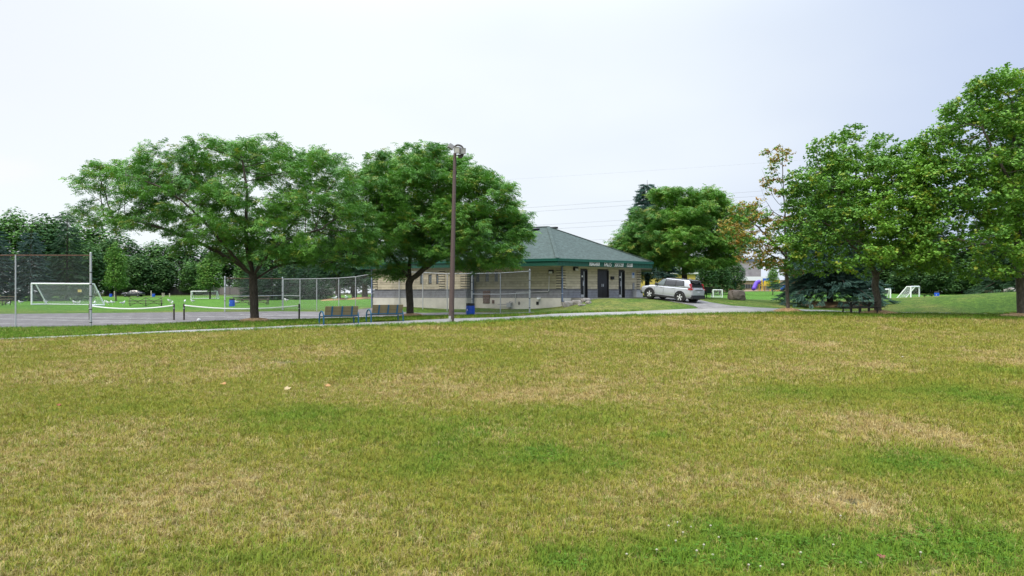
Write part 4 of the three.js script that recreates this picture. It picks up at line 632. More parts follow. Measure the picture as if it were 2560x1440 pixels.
  const rock = (px, d, w, h, dp, label, turn) => { const p = at(px, d), g = new THREE.IcosahedronGeometry(1, 3), q = g.attributes.position; for (let i = 0; i < q.count; i++) { let x = q.getX(i), y = q.getY(i), z = q.getZ(i); const m = Math.max(Math.abs(x), Math.abs(y), Math.abs(z)), b = .62; const k = mix(1, 1 / m * .85, b) * (1 + (fbm(x * 2.2 + px, y * 2.2 + z * 3, 3, 61) - .5) * .45); q.setXYZ(i, x * k * w / 2, y * k * h / 2, z * k * dp / 2); } g.computeVertexNormals(); const o = obj('rock', g, M.rock, scene); o.position.set(p[0], p[1] + h * .22, p[2]); o.rotation.y = turn; return tag(o, label, 'rock', 'rocks by the clubhouse corner'); };
  rock(1418, 51.4, .75, .55, .6, 'pale square-edged rock against the clubhouse corner', .3); rock(1441, 51.6, .85, .42, .6, 'long flat rock, middle of the rock row by the corner', -.2); rock(1464, 51.9, .7, .36, .5, 'grey flat rock at the uphill end of the rock row', .5); rock(1471, 50.7, .45, .26, .4, 'small rock just below the uphill end of the rock row', .9); rock(1455, 50.2, .55, .18, .5, 'low pale stone half sunk in the grass bank', .4);
  globalThis.__rockMaker = rock;
}
console.log('club');
/* --------------------------------------------------------- floodlight pole */
{
  const p = at(1128, 37); p[0] = (1128 - CX) / F * 37;
  const o = thing('floodlight_pole', 'tall brown floodlight pole standing at the footpath edge', 'light pole', p);
  M.brown = std([.105, .072, .066], .55, { map: T.fine });
  const Ht = 8.75; const lean = .19;
  obj('pole', tube([V(0, -.1, 0), V(lean * .5, Ht * .5, 0), V(lean, Ht, 0)], [.15, .115, .08], 8), M.brown, o, true);
  obj('base_patch', [box(.12, .34, .02, -.06, .22, .148, -.02), box(.10, .2, .02, -.02, .12, .15, -.02)], std([.5, .5, .5], .8, { map: T.rough }), o).userData.label = 'scraped pale patch at the foot';
  obj('cover_plate', box(.1, .2, .02, .05, .75, .138), M.brown, o);
  const head = (x, y, z, ry, rx, w, h) => {
    const g = new THREE.Group(); const m = new THREE.Matrix4().makeRotationFromEuler(new THREE.Euler(rx, ry, 0, 'YXZ')).setPosition(x, y, z), tr = l => l.map(q => strip(q).applyMatrix4(m));
    const hd = obj('lamp_head', tr([box(w, h, .03, 0, 0, -.14), box(.03, h, .26, -w / 2 + .015, 0, -.005), box(.03, h, .26, w / 2 - .015, 0, -.005), box(w - .06, .03, .26, 0, h / 2 - .015, -.005), box(w - .06, .03, .26, 0, -h / 2 + .015, -.005)]), std([.30, .30, .30], .5), o);
    obj('glass', tr([box(w - .07, h - .07, .012, 0, 0, .1)]), phys([.42, .43, .40], .12, { clearcoat: 1 }), hd);
    obj('reflector', tr([box(w - .07, h - .07, .02, 0, -.0, -.09)]), M.alu, hd); return hd;
  };
  head(.20 + lean - .06, Ht + .12, .2, -.2, .12, .29, .32); head(.46 + lean - .06, Ht + .08, .16, .5, .12, .26, .30); head(-.22 + lean, Ht + .36, -.08, -1.2, -.55, .26, .22);
  obj('bracket', [bar([lean, Ht - .02, 0], [lean, Ht + .3, 0], .045), bar([lean - .02, Ht + .24, 0], [lean + .42, Ht + .26, 0], .03), tube(curve([[lean - .05, Ht + .3, 0], [lean + .12, Ht + .42, 0], [lean + .34, Ht + .36, .02], [lean + .42, Ht + .24, .04]], 8), .05, 6), bar([lean, Ht - .12, .04], [lean + .34, Ht - .1, .1], .03)], M.darkSteel, o);
  obj('ballast_box', [box(.2, .14, .16, lean + .28, Ht - .2, .1, 0, .3), cyl(.05, .07, .14, lean + .4, Ht - .14, .1, 8)], M.darkSteel, o);
}
/* ---------------------------------------------------------------- benches */
M.blue = std([.004, .085, .165], .45); M.slat = [std([.195, .155, .072], .8, { map: T.wood }), std([.165, .132, .064], .8, { map: T.wood }), std([.225, .178, .086], .8, { map: T.wood })];
function bench(label, group, paint, slats) {                          // length along x, sitter faces -z (away from the path)
  const o = thing('park_bench', label, 'bench', [0, 0, 0], 0, group), L = 1.82, r = rng(9);
  for (const s of [-1, 1]) { const x = s * L / 2; obj('arm_frame', tube(curve([[x, 0, -.55], [x, .3, -.56], [x, .52, -.50], [x, .66, -.34], [x, .66, -.14], [x, .53, .02], [x, .3, .07], [x, 0, .07]], 24), .035, 8), paint, o); }
  obj('rail', tube([V(-L / 2, .46, .045), V(L / 2, .46, .045)], .034, 8), paint, o); obj('rail', tube([V(-L / 2, .40, -.5), V(L / 2, .40, -.5)], .03, 8), paint, o);
  const w = L - .1;
  for (let k = 0; k < 6; k++) { const y = .50 + k * .079, z = .055 + k * .021; obj('back_slat', box(w, .071, .032, 0, y, z, .26), slats[Math.floor(r() * 3)], o); }
  for (let k = 0; k < 5; k++) obj('seat_slat', box(w, .032, .085, 0, .435 - k * .006, -.46 + k * .1), slats[Math.floor(r() * 3)], o);
  for (const x of [-.5, .02, .54]) { obj('back_strap', beam([x, .45, .065], [x, .93, .195], .075, .022), paint, o); obj('seat_strap', beam([x, .405, .03], [x, .40, -.5], .06, .02), paint, o); }
  return o;
}
const b1 = bench('blue framed bench with tan slats, nearer the wide locust tree', 'benches facing the court', M.blue, M.slat), heading = -.62;
{ const p = at(852, 36.2); b1.position.set(p[0], p[1], p[2]); b1.rotation.y = .60; const q = at(967, 37.9); place(b1, q, .60, 'blue framed bench with tan slats, beside the dense locust trunk'); }
{ const g = bench('dark green park bench behind the silver SUV', undefined, std([.008, .05, .03], .5), [M.darkSteel, M.darkSteel, M.darkSteel]); const p = at(1758, 60); g.position.set(...p); g.rotation.y = .5; }
/* ----------------------------------------------------------- litter barrels */
function barrel(label, p, s = 1) {
  const o = thing('litter_barrel', label, 'trash can', p, 0, 'blue litter barrels'); o.scale.setScalar(s);
  const pr = [[0, .0], [.285, 0], [.29, .02], [.285, .04], [.285, .22], [.297, .235], [.297, .255], [.285, .27], [.285, .44], [.297, .455], [.297, .475], [.285, .49], [.28, .66]].map(a => new THREE.Vector2(...a));
  obj('drum', new THREE.LatheGeometry(pr, 28), std([.006, .075, .52], .38), o, true);
  obj('lid', [new THREE.LatheGeometry([[.275, .63], [.275, .80], [.262, .83], [.2, .83], [.195, .79], [0, .79]].map(a => new THREE.Vector2(...a)), 28)], M.black, o, true);
  obj('sticker', box(.05, .1, .01, -.19, .40, .222, 0, -.7), M.white, o); return o;
}
barrel('bright blue litter barrel with black lid near the floodlight pole', at(1176, 46.5));
barrel('blue litter barrel beside the slatted bleacher behind the court net', at(580, 82), 1.08);
barrel('small distant blue barrel left of the parked dark car', at(277, 160)); barrel('small distant blue barrel right of the parked dark car', at(384, 158)); barrel('blue barrel behind the right-hand goals near the dark trees', at(2342, 118), 1.3);
/* ------------------------------------------------------------------ fences */
function lattice(A, B, hA, hB, y0, spacing, r) {                      // woven wire between two posts: two families of diagonals clipped to the panel
  const a = V(...A), b = V(...B), L = Math.hypot(b.x - a.x, b.z - a.z), geos = [], h = Math.min(hA, hB) - y0, pt = (u, v) => V(mix(a.x, b.x, u / L), mix(a.y, b.y, u / L) + y0 + v, mix(a.z, b.z, u / L));
  for (const s of [1, -1]) for (let c = -h; c < L; c += spacing) { const u0 = s > 0 ? c : c + h, u1 = s > 0 ? c + h : c; let p = [u0, 0], q = [u1, h]; const cl = (p, q) => { for (const e of [p, q]) { if (e[0] < 0) e[1] = (0 - u0) / (u1 - u0) * h, e[0] = 0; if (e[0] > L) e[1] = (L - u0) / (u1 - u0) * h, e[0] = L; } }; cl(p, q); if (Math.abs(p[0] - q[0]) < .02) continue; geos.push(tube([pt(...p), pt(...q)], r, 3, false)); }
  return geos;
}
function fence(label, posts, { height, thick = [], rails = true, mid = [], spacing = .09, wire = .0028, rustTop = true, group = 'chain-link court fences', meshMat }) {
  const P0 = posts.map(([px, d]) => at(px, d)), c = P0[0], o = thing('chain_link_fence', label, 'fence', c, 0, group), loc = P0.map(p => [p[0] - c[0], p[1] - c[1], p[2] - c[2]]);
  loc.forEach((p, i) => { const t = thick.includes(i), r = t ? .055 : .034; const po = obj('post', tube([V(p[0], -.1 + p[1], p[2]), V(p[0], p[1] + height + (t ? .06 : 0), p[2])], r, 10), M.galv, o, true); if (t) { obj('post_cap', new THREE.SphereGeometry(.06, 10, 6).translate(p[0], p[1] + height + .07, p[2]), M.galv, po); for (const y of [.3, .95, 1.6, 2.2, 2.8]) if (y < height) obj('tension_band', cyl(.064, .064, .045, p[0], p[1] + y, p[2], 10), M.darkSteel, po); } });
  for (let i = 0; i < loc.length - 1; i++) {
    const a = loc[i], b = loc[i + 1], up = (p, y) => [p[0], p[1] + y, p[2]];
    obj('top_rail', bar(up(a, height - .03), up(b, height - .03), .024, 8), rustTop ? M.rust : M.galv, o); if (mid.includes(i)) obj('mid_rail', bar(up(a, height * .46), up(b, height * .46), .022, 8), M.galv, o);
    const w = obj('wire_mesh', lattice(a, b, height, height, .05, spacing, wire), meshMat || M.wire, o, true); w.userData.kind = 'stuff';
    const bw = obj('bottom_wire', bar(up(a, .06), up(b, .06), .008, 4), M.rust, o);
  }
  return o;
}
fence('tall chain-link fence with rusty top rail before the large goal', [[-330, 35], [-140, 35.3], [39, 35.6], [227, 36]], { height: 3.68, thick: [3], spacing: .075, wire: .0026, meshMat: M.wireDark });
fence('short chain-link fence run behind the wide locust trunk', [[562, 61], [632, 63.4], [706, 66]], { height: 2.9, thick: [0, 2], mid: [0, 1], spacing: .085, meshMat: M.wireDark });
{ const A = at(706, 66), B = at(1324, 50), onLine = px => { const k = (px - CX) / F; const ux = B[0] - A[0], ud = 50 - 66, u = (k * 66 - A[0]) / (ux - k * ud); return [px, 66 + ud * u]; };
  fence('long chain-link fence running in front of the clubhouse wall', [708, 750, 792, 847, 889, 943, 998, 1057, 1118, 1180, 1251, 1324].map(onLine), { height: 2.86, thick: [9, 11], mid: [0, 9, 10], spacing: .11, wire: .0024, rustTop: false }); }
/* ---------------------------------------------------------------- net posts */
function tennisNet(label, a, b) {
  const A = at(...a), B = at(...b), o = thing('tennis_net', label, 'net', A, 0, 'tennis nets'), q = [B[0] - A[0], B[1] - A[1], B[2] - A[2]], L = Math.hypot(q[0], q[2]), pt = (t, y) => V(q[0] * t, q[1] * t + y, q[2] * t), top = t => 1.05 - .22 * (1 - (2 * t - 1) ** 2);
  for (const t of [0, 1]) { const p = pt(t, 0); const po = obj('post', tube([V(p.x, p.y - .05, p.z), V(p.x, p.y + 1.12, p.z)], .055, 10), std([.045, .032, .03], .6), o, true); obj('collar', cyl(.066, .066, .05, p.x, p.y + .82, p.z, 10), M.galv, po); }
  const pos = [], idx = [], n = 28; for (let i = 0; i <= n; i++) { const t = i / n, y = top(t); for (const [dy, dz] of [[0, .02], [-.075, .02], [-.075, -.02], [0, -.02]]) { const p = pt(t, y + dy); pos.push(p.x, p.y, p.z + dz); } } for (let i = 0; i < n; i++) for (let k = 0; k < 4; k++) { const a0 = i * 4 + k, b0 = i * 4 + (k + 1) % 4; idx.push(a0, b0, a0 + 4, b0, b0 + 4, a0 + 4); }
  obj('tape', meshGeo(pos, idx), M.white, o);
  const g = []; const nv = Math.round(L / .075); for (let i = 1; i < nv; i++) { const t = i / nv; g.push(tube([pt(t, .04), pt(t, top(t) - .06)], .0024, 3, false)); }
  for (let k = 0; k < 12; k++) { const l = []; for (let i = 0; i <= 14; i++) { const t = i / 14; l.push(pt(t, mix(.04, top(t) - .06, k / 12))); } g.push(tube(l, .0024, 3, false)); }
  obj('netting', g, M.netBlack, o, true).userData.kind = 'stuff';
  return o;
}
tennisNet('sagging tennis net with white tape, left one by the tall fence', [224, 51], [435, 48.7]); tennisNet('sagging tennis net with white tape behind the wide locust trunk', [460, 48.5], [748, 46.4]);
/* -------------------------------------------------------------------- ball */
{ const p = at(497, 44.8), o = thing('soccer_ball', 'white soccer ball lying on the tennis court', 'ball', [p[0], p[1] + .02, p[2]]), s = new THREE.IcosahedronGeometry(.118, 4); obj('shell', s.translate(0, .118, 0), std([.78, .78, .76], .5), o, true); const r = rng(3); for (const v of [[.3, .8, .5], [-.7, .2, .6], [.8, -.1, .5], [0, -.6, .8], [-.2, .5, -.8], [.6, .4, -.6]]) { const n = V(...v).normalize(), g = new THREE.CircleGeometry(.036, 5); g.lookAt(n); const c = n.multiplyScalar(.1155); obj('panel', g.translate(c.x, c.y + .118, c.z), std([.30, .30, .31], .5), o); } }
/* ------------------------------------------------------------------- goals */
function goal(label, pts, { h, depth, tubeR, mesh, net = .0035, turnBack = 1, bottom = true }) {
  const A = at(...pts[0]), B = at(...pts[1]), o = thing('soccer_goal', label, 'soccer goal', A, 0, 'soccer goals'), q = V(B[0] - A[0], B[1] - A[1], B[2] - A[2]), L = Math.hypot(q.x, q.z), u = V(q.x / L, 0, q.z / L), back = V(u.z, 0, -u.x).multiplyScalar(turnBack), pt = (t, y, k) => V(q.x * t + back.x * k, q.y * t + y, q.z * t + back.z * k);
  for (const t of [0, 1]) { obj('post', tube([pt(t, 0, 0), pt(t, h, 0)], tubeR, 8), M.white, o, true); obj('back_stay', tube([pt(t, h, 0), pt(t, h, depth * .25), pt(t, .05, depth)], tubeR * .8, 8), M.white, o, true); if (bottom) obj('ground_bar', tube([pt(t, .05, 0), pt(t, .05, depth)], tubeR * .8, 6), M.white, o, true); }
  obj('crossbar', tube([pt(0, h, 0), pt(1, h, 0)], tubeR, 8), M.white, o, true); obj('back_bar', tube([pt(0, .05, depth), pt(1, .05, depth)], tubeR * .7, 6), M.white, o, true);
  const g = [], top = (t, s) => s < .25 ? pt(t, h, depth * s) : pt(t, mix(h, .05, (s - .25) / .75), mix(depth * .25, depth, (s - .25) / .75));
  const nv = Math.round(L / mesh); for (let i = 0; i <= nv; i++) { const t = i / nv; g.push(tube([top(t, 0), top(t, .25), top(t, 1)], net, 3, false)); }
  const nh = Math.round(Math.hypot(h, depth) / mesh); for (let k = 1; k < nh; k++) g.push(tube([top(0, k / nh), pt(.5, top(.5, k / nh).y - q.y * .5 - .05, 0).add(top(.5, k / nh).sub(pt(.5, top(.5, k / nh).y - q.y * .5, 0))), top(1, k / nh)], net, 3, false));
  for (const t of [0, 1]) for (let k = 1; k < nh; k++) { const p = top(t, k / nh); g.push(tube([p, pt(t, p.y - q.y * t, 0)], net, 3, false)); }
  obj('net', g, M.netWhite, o, true).userData.kind = 'stuff'; return o;
}
{ const g = goal('large white soccer goal with net behind the tall fence', [[79, 80], [226, 78]], { h: 2.36, depth: 1.9, tubeR: .09, mesh: .14, net: .0075, turnBack: 1 });
  const p = V(...at(187, 79)).sub(g.position); obj('goal_sign', box(.42, .3, .02, p.x, 1.55, p.z - .9), std([.55, .42, .12], .6), g).userData.label = 'small yellow sign on the net'; }
goal('small white soccer goal in the middle distance left of the wide locust trunk', [[478, 140], [542, 140]], { h: 1.45, depth: 1.1, tubeR: .09, mesh: .2, net: .006 });
goal('tiny low white goal between the SUV and the boulder', [[1783, 88], [1806, 88]], { h: .92, depth: .9, tubeR: .05, mesh: .12, net: .004 });
goal('white soccer goal half hidden behind the leaning maple trunk', [[2158, 110], [2226, 110]], { h: 1.6, depth: 1.1, tubeR: .1, mesh: .16, net: .005 });
goal('white soccer goal seen from its side beyond the grassy mound', [[2277, 104], [2298, 110]], { h: 2.0, depth: 2.0, tubeR: .1, mesh: .16, net: .005, turnBack: 1 });
goal('low white goal at the far right beside the grey boulder', [[2488, 112], [2508, 112]], { h: .75, depth: .8, tubeR: .07, mesh: .14, net: .004 });
/* ------------------------------------------------------- tables, bleachers */
M.plank = std([.22, .18, .13], .85, { map: T.wood }); M.tableDark = std([.028, .026, .022], .65, { map: T.wood });
function picnicTable(label, p, turn, wood, steel) {
  const o = thing('picnic_table', label, 'picnic table', p, turn);
  for (let k = 0; k < 5; k++) obj('table_plank', box(1.9, .045, .138, 0, .75, -.29 + k * .145), wood, o); for (const s of [-1, 1]) for (const k of [0, 1]) obj('seat_plank', box(2.1, .045, .135, 0, .45, s * (.66 + k * .142)), wood, o);
  for (const x of [-.62, .62]) { obj('leg', beam([x, 0, 0], [x, .72, 0], .1, .1), steel, o); obj('brace', [beam([x, .45, 0], [x, .70, .26], .05, .05), beam([x, .45, 0], [x, .70, -.26], .05, .05), beam([x, .5, 0], [x * .35, .71, 0], .05, .05)], steel, o); obj('seat_arm', beam([x, .40, -.8], [x, .40, .8], .07, .06), steel, o); for (const s of [-1, 1]) obj('seat_leg', beam([x, 0, s * .72], [x, .40, s * .72], .06, .06), steel, o); }
  return o;
}
picnicTable('dark picnic table under the leaning maple', at(2150, 43.8), .22, M.tableDark, M.darkSteel);
picnicTable('small dark picnic table in front of the far goals', at(2320, 98), .3, M.tableDark, M.darkSteel);
function bleacher(label, p, turn, L = 4.2) {
  const o = thing('bleacher', label, 'bleacher', p, turn, 'small bleachers round the fields'), rows = [[.42, 0, .2, .42], [.72, .55, .24, .72], [1.02, 1.1, .24, 1.02]];
  rows.forEach(([y, z], i) => { obj('seat_plank', box(L, .05, .26, 0, y, z), M.plank, o); if (i) obj('foot_plank', box(L, .05, .24, 0, y - .42, z - .3), M.plank, o); });
  for (const x of [-L / 2 + .2, 0, L / 2 - .2]) obj('frame', [beam([x, 0, 0], [x, .42, 0], .06, .06), beam([x, 0, .55], [x, .72, .55], .06, .06), beam([x, 0, 1.1], [x, 1.02, 1.1], .06, .06), beam([x, .03, -.1], [x, .03, 1.2], .06, .05), beam([x, .38, -.05], [x, 1.0, 1.15], .05, .05)], M.darkSteel, o);
  for (const s of [-1, 1]) { const x0 = s * .05, x1 = s * (L / 2 - .2); obj('cross_brace', [beam([x0, .06, 1.13], [x1, .98, 1.13], .045, .045), beam([x0, .98, 1.16], [x1, .06, 1.16], .045, .045)], M.darkSteel, o); } return o;
}
bleacher('wooden bleacher with crossed braces between the large goal and tennis net', at(365, 84), Math.PI + .5, 3.7); bleacher('wooden bleacher beside the blue barrel behind the locust trunk', at(622, 84), Math.PI + .1, 4.4); bleacher('wooden bleacher cut by the frame edge behind the tall fence', at(-18, 80), Math.PI - .3, 4.2);
bleacher('low dark bleacher far off before the dark tree belt', at(2468, 122), .1, 4.6);
/* -------------------------------------------------------------------- cars */
function loft(rings) { const n = rings[0].length, pos = [], idx = []; for (const r of rings) for (const p of r) pos.push(...p); for (let i = 0; i < rings.length - 1; i++) for (let k = 0; k < n; k++) { const a = i * n + k, b = i * n + (k + 1) % n; idx.push(a, b, a + n, b, b + n, a + n); } for (const [e, f] of [[0, 1], [rings.length - 1, 0]]) { const c = pos.length / 3, m = [0, 0, 0]; for (const p of rings[e]) for (let q = 0; q < 3; q++) m[q] += p[q] / n; pos.push(...m); for (let k = 0; k < n; k++) f ? idx.push(c, e * n + (k + 1) % n, e * n + k) : idx.push(c, e * n + k, e * n + (k + 1) % n); } const g = meshGeo(pos, idx); return g; }
function car(name, label, o, { paint, len, wid, belt, roof, hoodY, hoodX, wsTop, rearX, rearTop, wheelR, wb, rim, dark }) {
  const hw = wid / 2, xr = -len / 2, xf = len / 2, wr = -wb / 2 - .03, wf = wb / 2 - .03;
  // lower body: cross-sections from tail to nose (x, half width, bottom, shoulder, top)
  const st = [[xr, hw * .80, .46, belt - .14, belt - .06], [xr + .06, hw * .9, .38, belt - .06, belt + .01], [xr + .3, hw * .985, .33, belt - .02, belt + .04], [wr, hw * .995, .3, belt - .03, belt + .04], [-.2, hw * .985, .27, belt - .05, belt + .02], [.7, hw * .985, .27, belt - .06, belt], [hoodX, hw * .985, .28, belt - .08, belt - .01], [hoodX + .45, hw * .97, .29, hoodY + .03, hoodY + .10], [wf + .1, hw * .96, .30, hoodY - .02, hoodY + .06], [xf - .25, hw * .90, .32, hoodY - .12, hoodY - .02], [xf - .06, hw * .78, .36, hoodY - .22, hoodY - .12], [xf, hw * .68, .44, hoodY - .32, hoodY - .24]];
  const sec = ([x, w, b, s, t]) => [[x, b, -w * .86], [x, b + .10, -w * .97], [x, b + .3, -w], [x, (b + s) / 2 + .06, -w * .985], [x, s - .06, -w], [x, s, -w * .965], [x, t - .02, -w * .87], [x, t, -w * .7], [x, t + .015, 0], [x, t, w * .7], [x, t - .02, w * .87], [x, s, w * .965], [x, s - .06, w], [x, (b + s) / 2 + .06, w * .985], [x, b + .3, w], [x, b + .10, w * .97], [x, b, w * .86], [x, b - .02, 0]];
  const fine = []; for (let i = 0; i < st.length - 1; i++) for (let k = 0; k < 3; k++) { const t = k / 3; fine.push(st[i].map((v, q) => { const p0 = st[Math.max(0, i - 1)][q], p1 = v, p2 = st[i + 1][q], p3 = st[Math.min(st.length - 1, i + 2)][q]; return q === 0 ? mix(p1, p2, t) : .5 * ((2 * p1) + (p2 - p0) * t + (2 * p0 - 5 * p1 + 4 * p2 - p3) * t * t + (3 * p1 - p0 - 3 * p2 + p3) * t * t * t); })); } fine.push(st[st.length - 1]);
  const body = obj('body', loft(fine.map(sec)), paint, o);
  // cabin
  const cab = [[rearX, hoodX + .05, hw * .93, belt - .02], [rearX + .05, hoodX - .14, hw * .905, belt + .12], [mix(rearX, rearTop, .7), mix(hoodX, wsTop, .72), hw * .80, mix(belt, roof, .7)], [rearTop - .01, wsTop + .02, hw * .73, roof - .075], [rearTop + .08, wsTop - .1, hw * .67, roof - .02], [rearTop + .35, wsTop - .35, hw * .5, roof + .005]];
  const ring = ([a, b, w, y]) => { const out = [], c = .10; const P = [[a, -w + c], [a + c * .6, -w], [b - c * 1.6, -w], [b - c * .3, -w + c * 1.2], [b, 0], [b - c * .3, w - c * 1.2], [b - c * 1.6, w], [a + c * .6, w], [a, w - c], [a - .02, 0]]; return P.map(([x, z]) => [x, y, z]); };
  const cabin = obj('cabin', loft(cab.map(ring)), paint, o);
  const yb = belt + .045, yt = roof - .12, zAt = y => { for (let i = 0; i < cab.length - 1; i++) if (y <= cab[i + 1][3]) return mix(cab[i][2], cab[i + 1][2], (y - cab[i][3]) / (cab[i + 1][3] - cab[i][3])); return cab[4][2]; };
  const glass = phys([.018, .02, .022], .06, { clearcoat: 1 }), glassLight = phys([.10, .13, .13], .05, { clearcoat: 1 });
  const side = (pts, s, m, nm) => { const sub = []; const n = 6; const pos = [], idx = []; for (let i = 0; i <= n; i++) { const t = i / n; const l = [mix(pts[0][0], pts[3][0], t), mix(pts[0][1], pts[3][1], t)], r = [mix(pts[1][0], pts[2][0], t), mix(pts[1][1], pts[2][1], t)]; for (const p of [l, r]) pos.push(p[0], p[1], s * (zAt(p[1]) + .008)); } for (let i = 0; i < n; i++) { const a = i * 2; idx.push(a, a + 1, a + 2, a + 1, a + 3, a + 2); } return obj(nm, meshGeo(pos, idx), m, cabin); };
  for (const s of [-1, 1]) {
    side([[rearX + .56, yb + .07], [hoodX - .16, yb - .03], [wsTop + .1, yt + .035], [rearTop + .36, yt + .03]], s, M.black, 'window_trim').geometry.scale(1, 1, .9975);
    side([[.12, yb], [hoodX - .22, yb], [wsTop + .06, yt], [.06, yt + .01]], s, glassLight, 'side_window'); side([[-.88, yb + .01], [.04, yb], [-.01, yt + .01], [-.80, yt + .005]], s, glass, 'side_window');
    if (rearX < -1.9) side([[rearX + .62, yb + .10], [-.94, yb + .02], [-.86, yt + .005], [rearTop + .42, yt - .03]], s, glass, 'quarter_window');
    obj('mirror', [new THREE.SphereGeometry(1, 10, 8).scale(.11, .085, .12).translate(hoodX - .3, belt + .10, s * (hw + .07)), box(.05, .04, .14, hoodX - .28, belt + .05, s * (hw - .02))], dark, o);
    for (const x of [-.72, .3]) obj('door_handle', box(.2, .03, .03, x, belt - .1, s * (hw * .99 + .008)), M.alu, o);
    for (const [x0, y0, x1, y1] of [[.1, .42, .09, belt], [-.92, .46, -.9, belt], [hoodX - .12, .42, hoodX - .14, belt - .03]]) obj('door_seam', beam([x0, y0, s * hw * .992], [x1, y1, s * hw * .985], .006, .012), dark, body);
    obj('sill', box(wb - .66, .14, .07, (wr + wf) / 2, .30, s * (hw - .03)), dark, o); obj('sill_trim', box(wb - .75, .03, .02, (wr + wf) / 2, .40, s * (hw + .002)), paint, o);
    for (const x of [wr, wf]) {
      const sh = new THREE.Shape(); sh.absarc(0, 0, wheelR + .11, -.35, Math.PI + .35, false); sh.absarc(0, 0, wheelR + .02, Math.PI + .3, -.3, true); const ag = new THREE.ExtrudeGeometry(sh, { depth: .05, bevelEnabled: true, bevelSize: .008, bevelThickness: .008, bevelSegments: 1, curveSegments: 16 }); ag.translate(x, wheelR, s > 0 ? hw - .03 : -hw - .02); obj('arch', ag, dark, o);
      obj('wheel_well', cyl(wheelR + .05, wheelR + .05, .26, x, wheelR + .02, s * (hw - .14), 24, Math.PI / 2), M.black, o);
      const wh = obj('wheel', new THREE.TorusGeometry(wheelR - .085, .088, 10, 28).scale(1, 1, 1.15).translate(x, wheelR, s * (hw - .065)), std([.016, .016, .017], .85), o);
      obj('rim', [cyl(wheelR - .11, wheelR - .11, .03, x, wheelR, s * (hw - .05), 24, Math.PI / 2)], std([.05, .05, .055], .4, { metalness: .6 }), wh);
      const sp = []; for (let k = 0; k < 5; k++) for (const w of [-.16, .16]) { const a = k / 5 * 6.2832 + .3, b = a + w; sp.push(beam([x + Math.cos(a) * .05, wheelR + Math.sin(a) * .05, s * (hw + .0)], [x + Math.cos(b) * (wheelR - .10), wheelR + Math.sin(b) * (wheelR - .10), s * (hw - .005)], .035, .035)); } sp.push(cyl(.05, .05, .04, x, wheelR, s * (hw - .01), 12, Math.PI / 2)); sp.push(new THREE.TorusGeometry(wheelR - .105, .014, 6, 28).translate(x, wheelR, s * (hw - .01)));
      obj('spoke', sp, rim, wh);
    }
  }
  // screens
  const quad = (a, b, c, d) => meshGeo([...a, ...b, ...c, ...d], [0, 1, 2, 0, 2, 3]);
  obj('windscreen', quad([hoodX - .04, belt + .06, -hw * .74], [hoodX - .04, belt + .06, hw * .74], [wsTop + .075, yt + .02, hw * .60], [wsTop + .075, yt + .02, -hw * .60]), glass, cabin);
  obj('rear_window', quad([rearX - .02, belt + .10, -hw * .76], [rearX - .02, belt + .10, hw * .76], [rearTop - .06, yt, hw * .64], [rearTop - .06, yt, -hw * .64]), glass, cabin);
  return { body, cabin, hw, xr, xf };
}
{
  const rear = P(1697, 757, 51.8), fr = P(1624, 747.5, 53.7);
  const o = thing('silver_suv', 'silver SUV parked on the driveway beside the clubhouse', 'car', [0, 0, 0]);
  const paint = phys([.50, .515, .555], .3, { metalness: .3, clearcoat: 1, clearcoatRoughness: .05 }), dark = std([.022, .022, .024], .6), rim = std([.74, .75, .78], .35, { metalness: .2 });
  const c = car('suv', '', o, { paint, dark, rim, len: 4.62, wid: 1.86, belt: 1.06, roof: 1.66, hoodY: .92, hoodX: 1.02, wsTop: .22, rearX: -2.2, rearTop: -1.86, wheelR: .36, wb: 2.68 });
  obj('roof_panel', [box(1.75, .03, 1.02, -.8, 1.655, 0)], M.black, o); obj('spoiler', [box(.34, .05, 1.12, -1.97, 1.585, 0, 0, 0, .12)], M.black, o); obj('roof_fin', box(.14, .07, .04, -1.5, 1.69, 0), paint, o);
  for (const s of [-1, 1]) { const t = obj('tail_light', [box(.12, .40, .16, -2.10, 1.20, s * .735, 0, 0, -.28), box(.12, .11, .30, -2.225, 1.0, s * .68), box(.26, .10, .06, -2.12, 1.0, s * .885)], phys([.36, .008, .012], .15, { clearcoat: 1 }), o); obj('reverse_light', box(.02, .05, .16, -2.29, 1.0, s * .66), std([.7, .7, .7], .3), t); obj('head_light', box(.3, .12, .22, 2.0, .78, s * .66, 0, s * .35), phys([.5, .52, .55], .1, { clearcoat: 1 }), o); obj('roof_rail', beam([-1.75, 1.63, s * .62], [.05, 1.63, s * .62], .035, .035), M.black, o); }
  obj('rear_bumper', [box(.16, .26, 1.62, -2.275, .46, 0), box(.1, .12, 1.3, -2.32, .40, 0)], dark, o); obj('front_bumper', [box(.18, .24, 1.35, 2.22, .42, 0), box(.1, .3, 1.0, 2.28, .66, 0)], dark, o);
  obj('tailgate_trim', box(.03, .05, .9, -2.318, .985, 0), M.black, o); obj('number_plate', box(.02, .13, .32, -2.318, .82, 0), std([.55, .56, .58], .5), o);
  // stand it on its four wheels, nose uphill
  const wm = rear.clone().add(fr).multiplyScalar(.5), dir = fr.clone().sub(rear).normalize(), right = V(dir.z, 0, -dir.x).normalize().negate();
  const zc = right.clone(); const xAx = dir, zAx = V(-dir.z, 0, dir.x).normalize().negate(); const zf = xAx.clone().cross(V(0, 1, 0)).normalize(), yAx = zf.clone().cross(xAx).normalize();
  o.quaternion.setFromRotationMatrix(new THREE.Matrix4().makeBasis(xAx, yAx, zf));
  const centre = wm.clone().addScaledVector(zf, .93 - .065); o.position.copy(centre); o.position.y += .045;
}
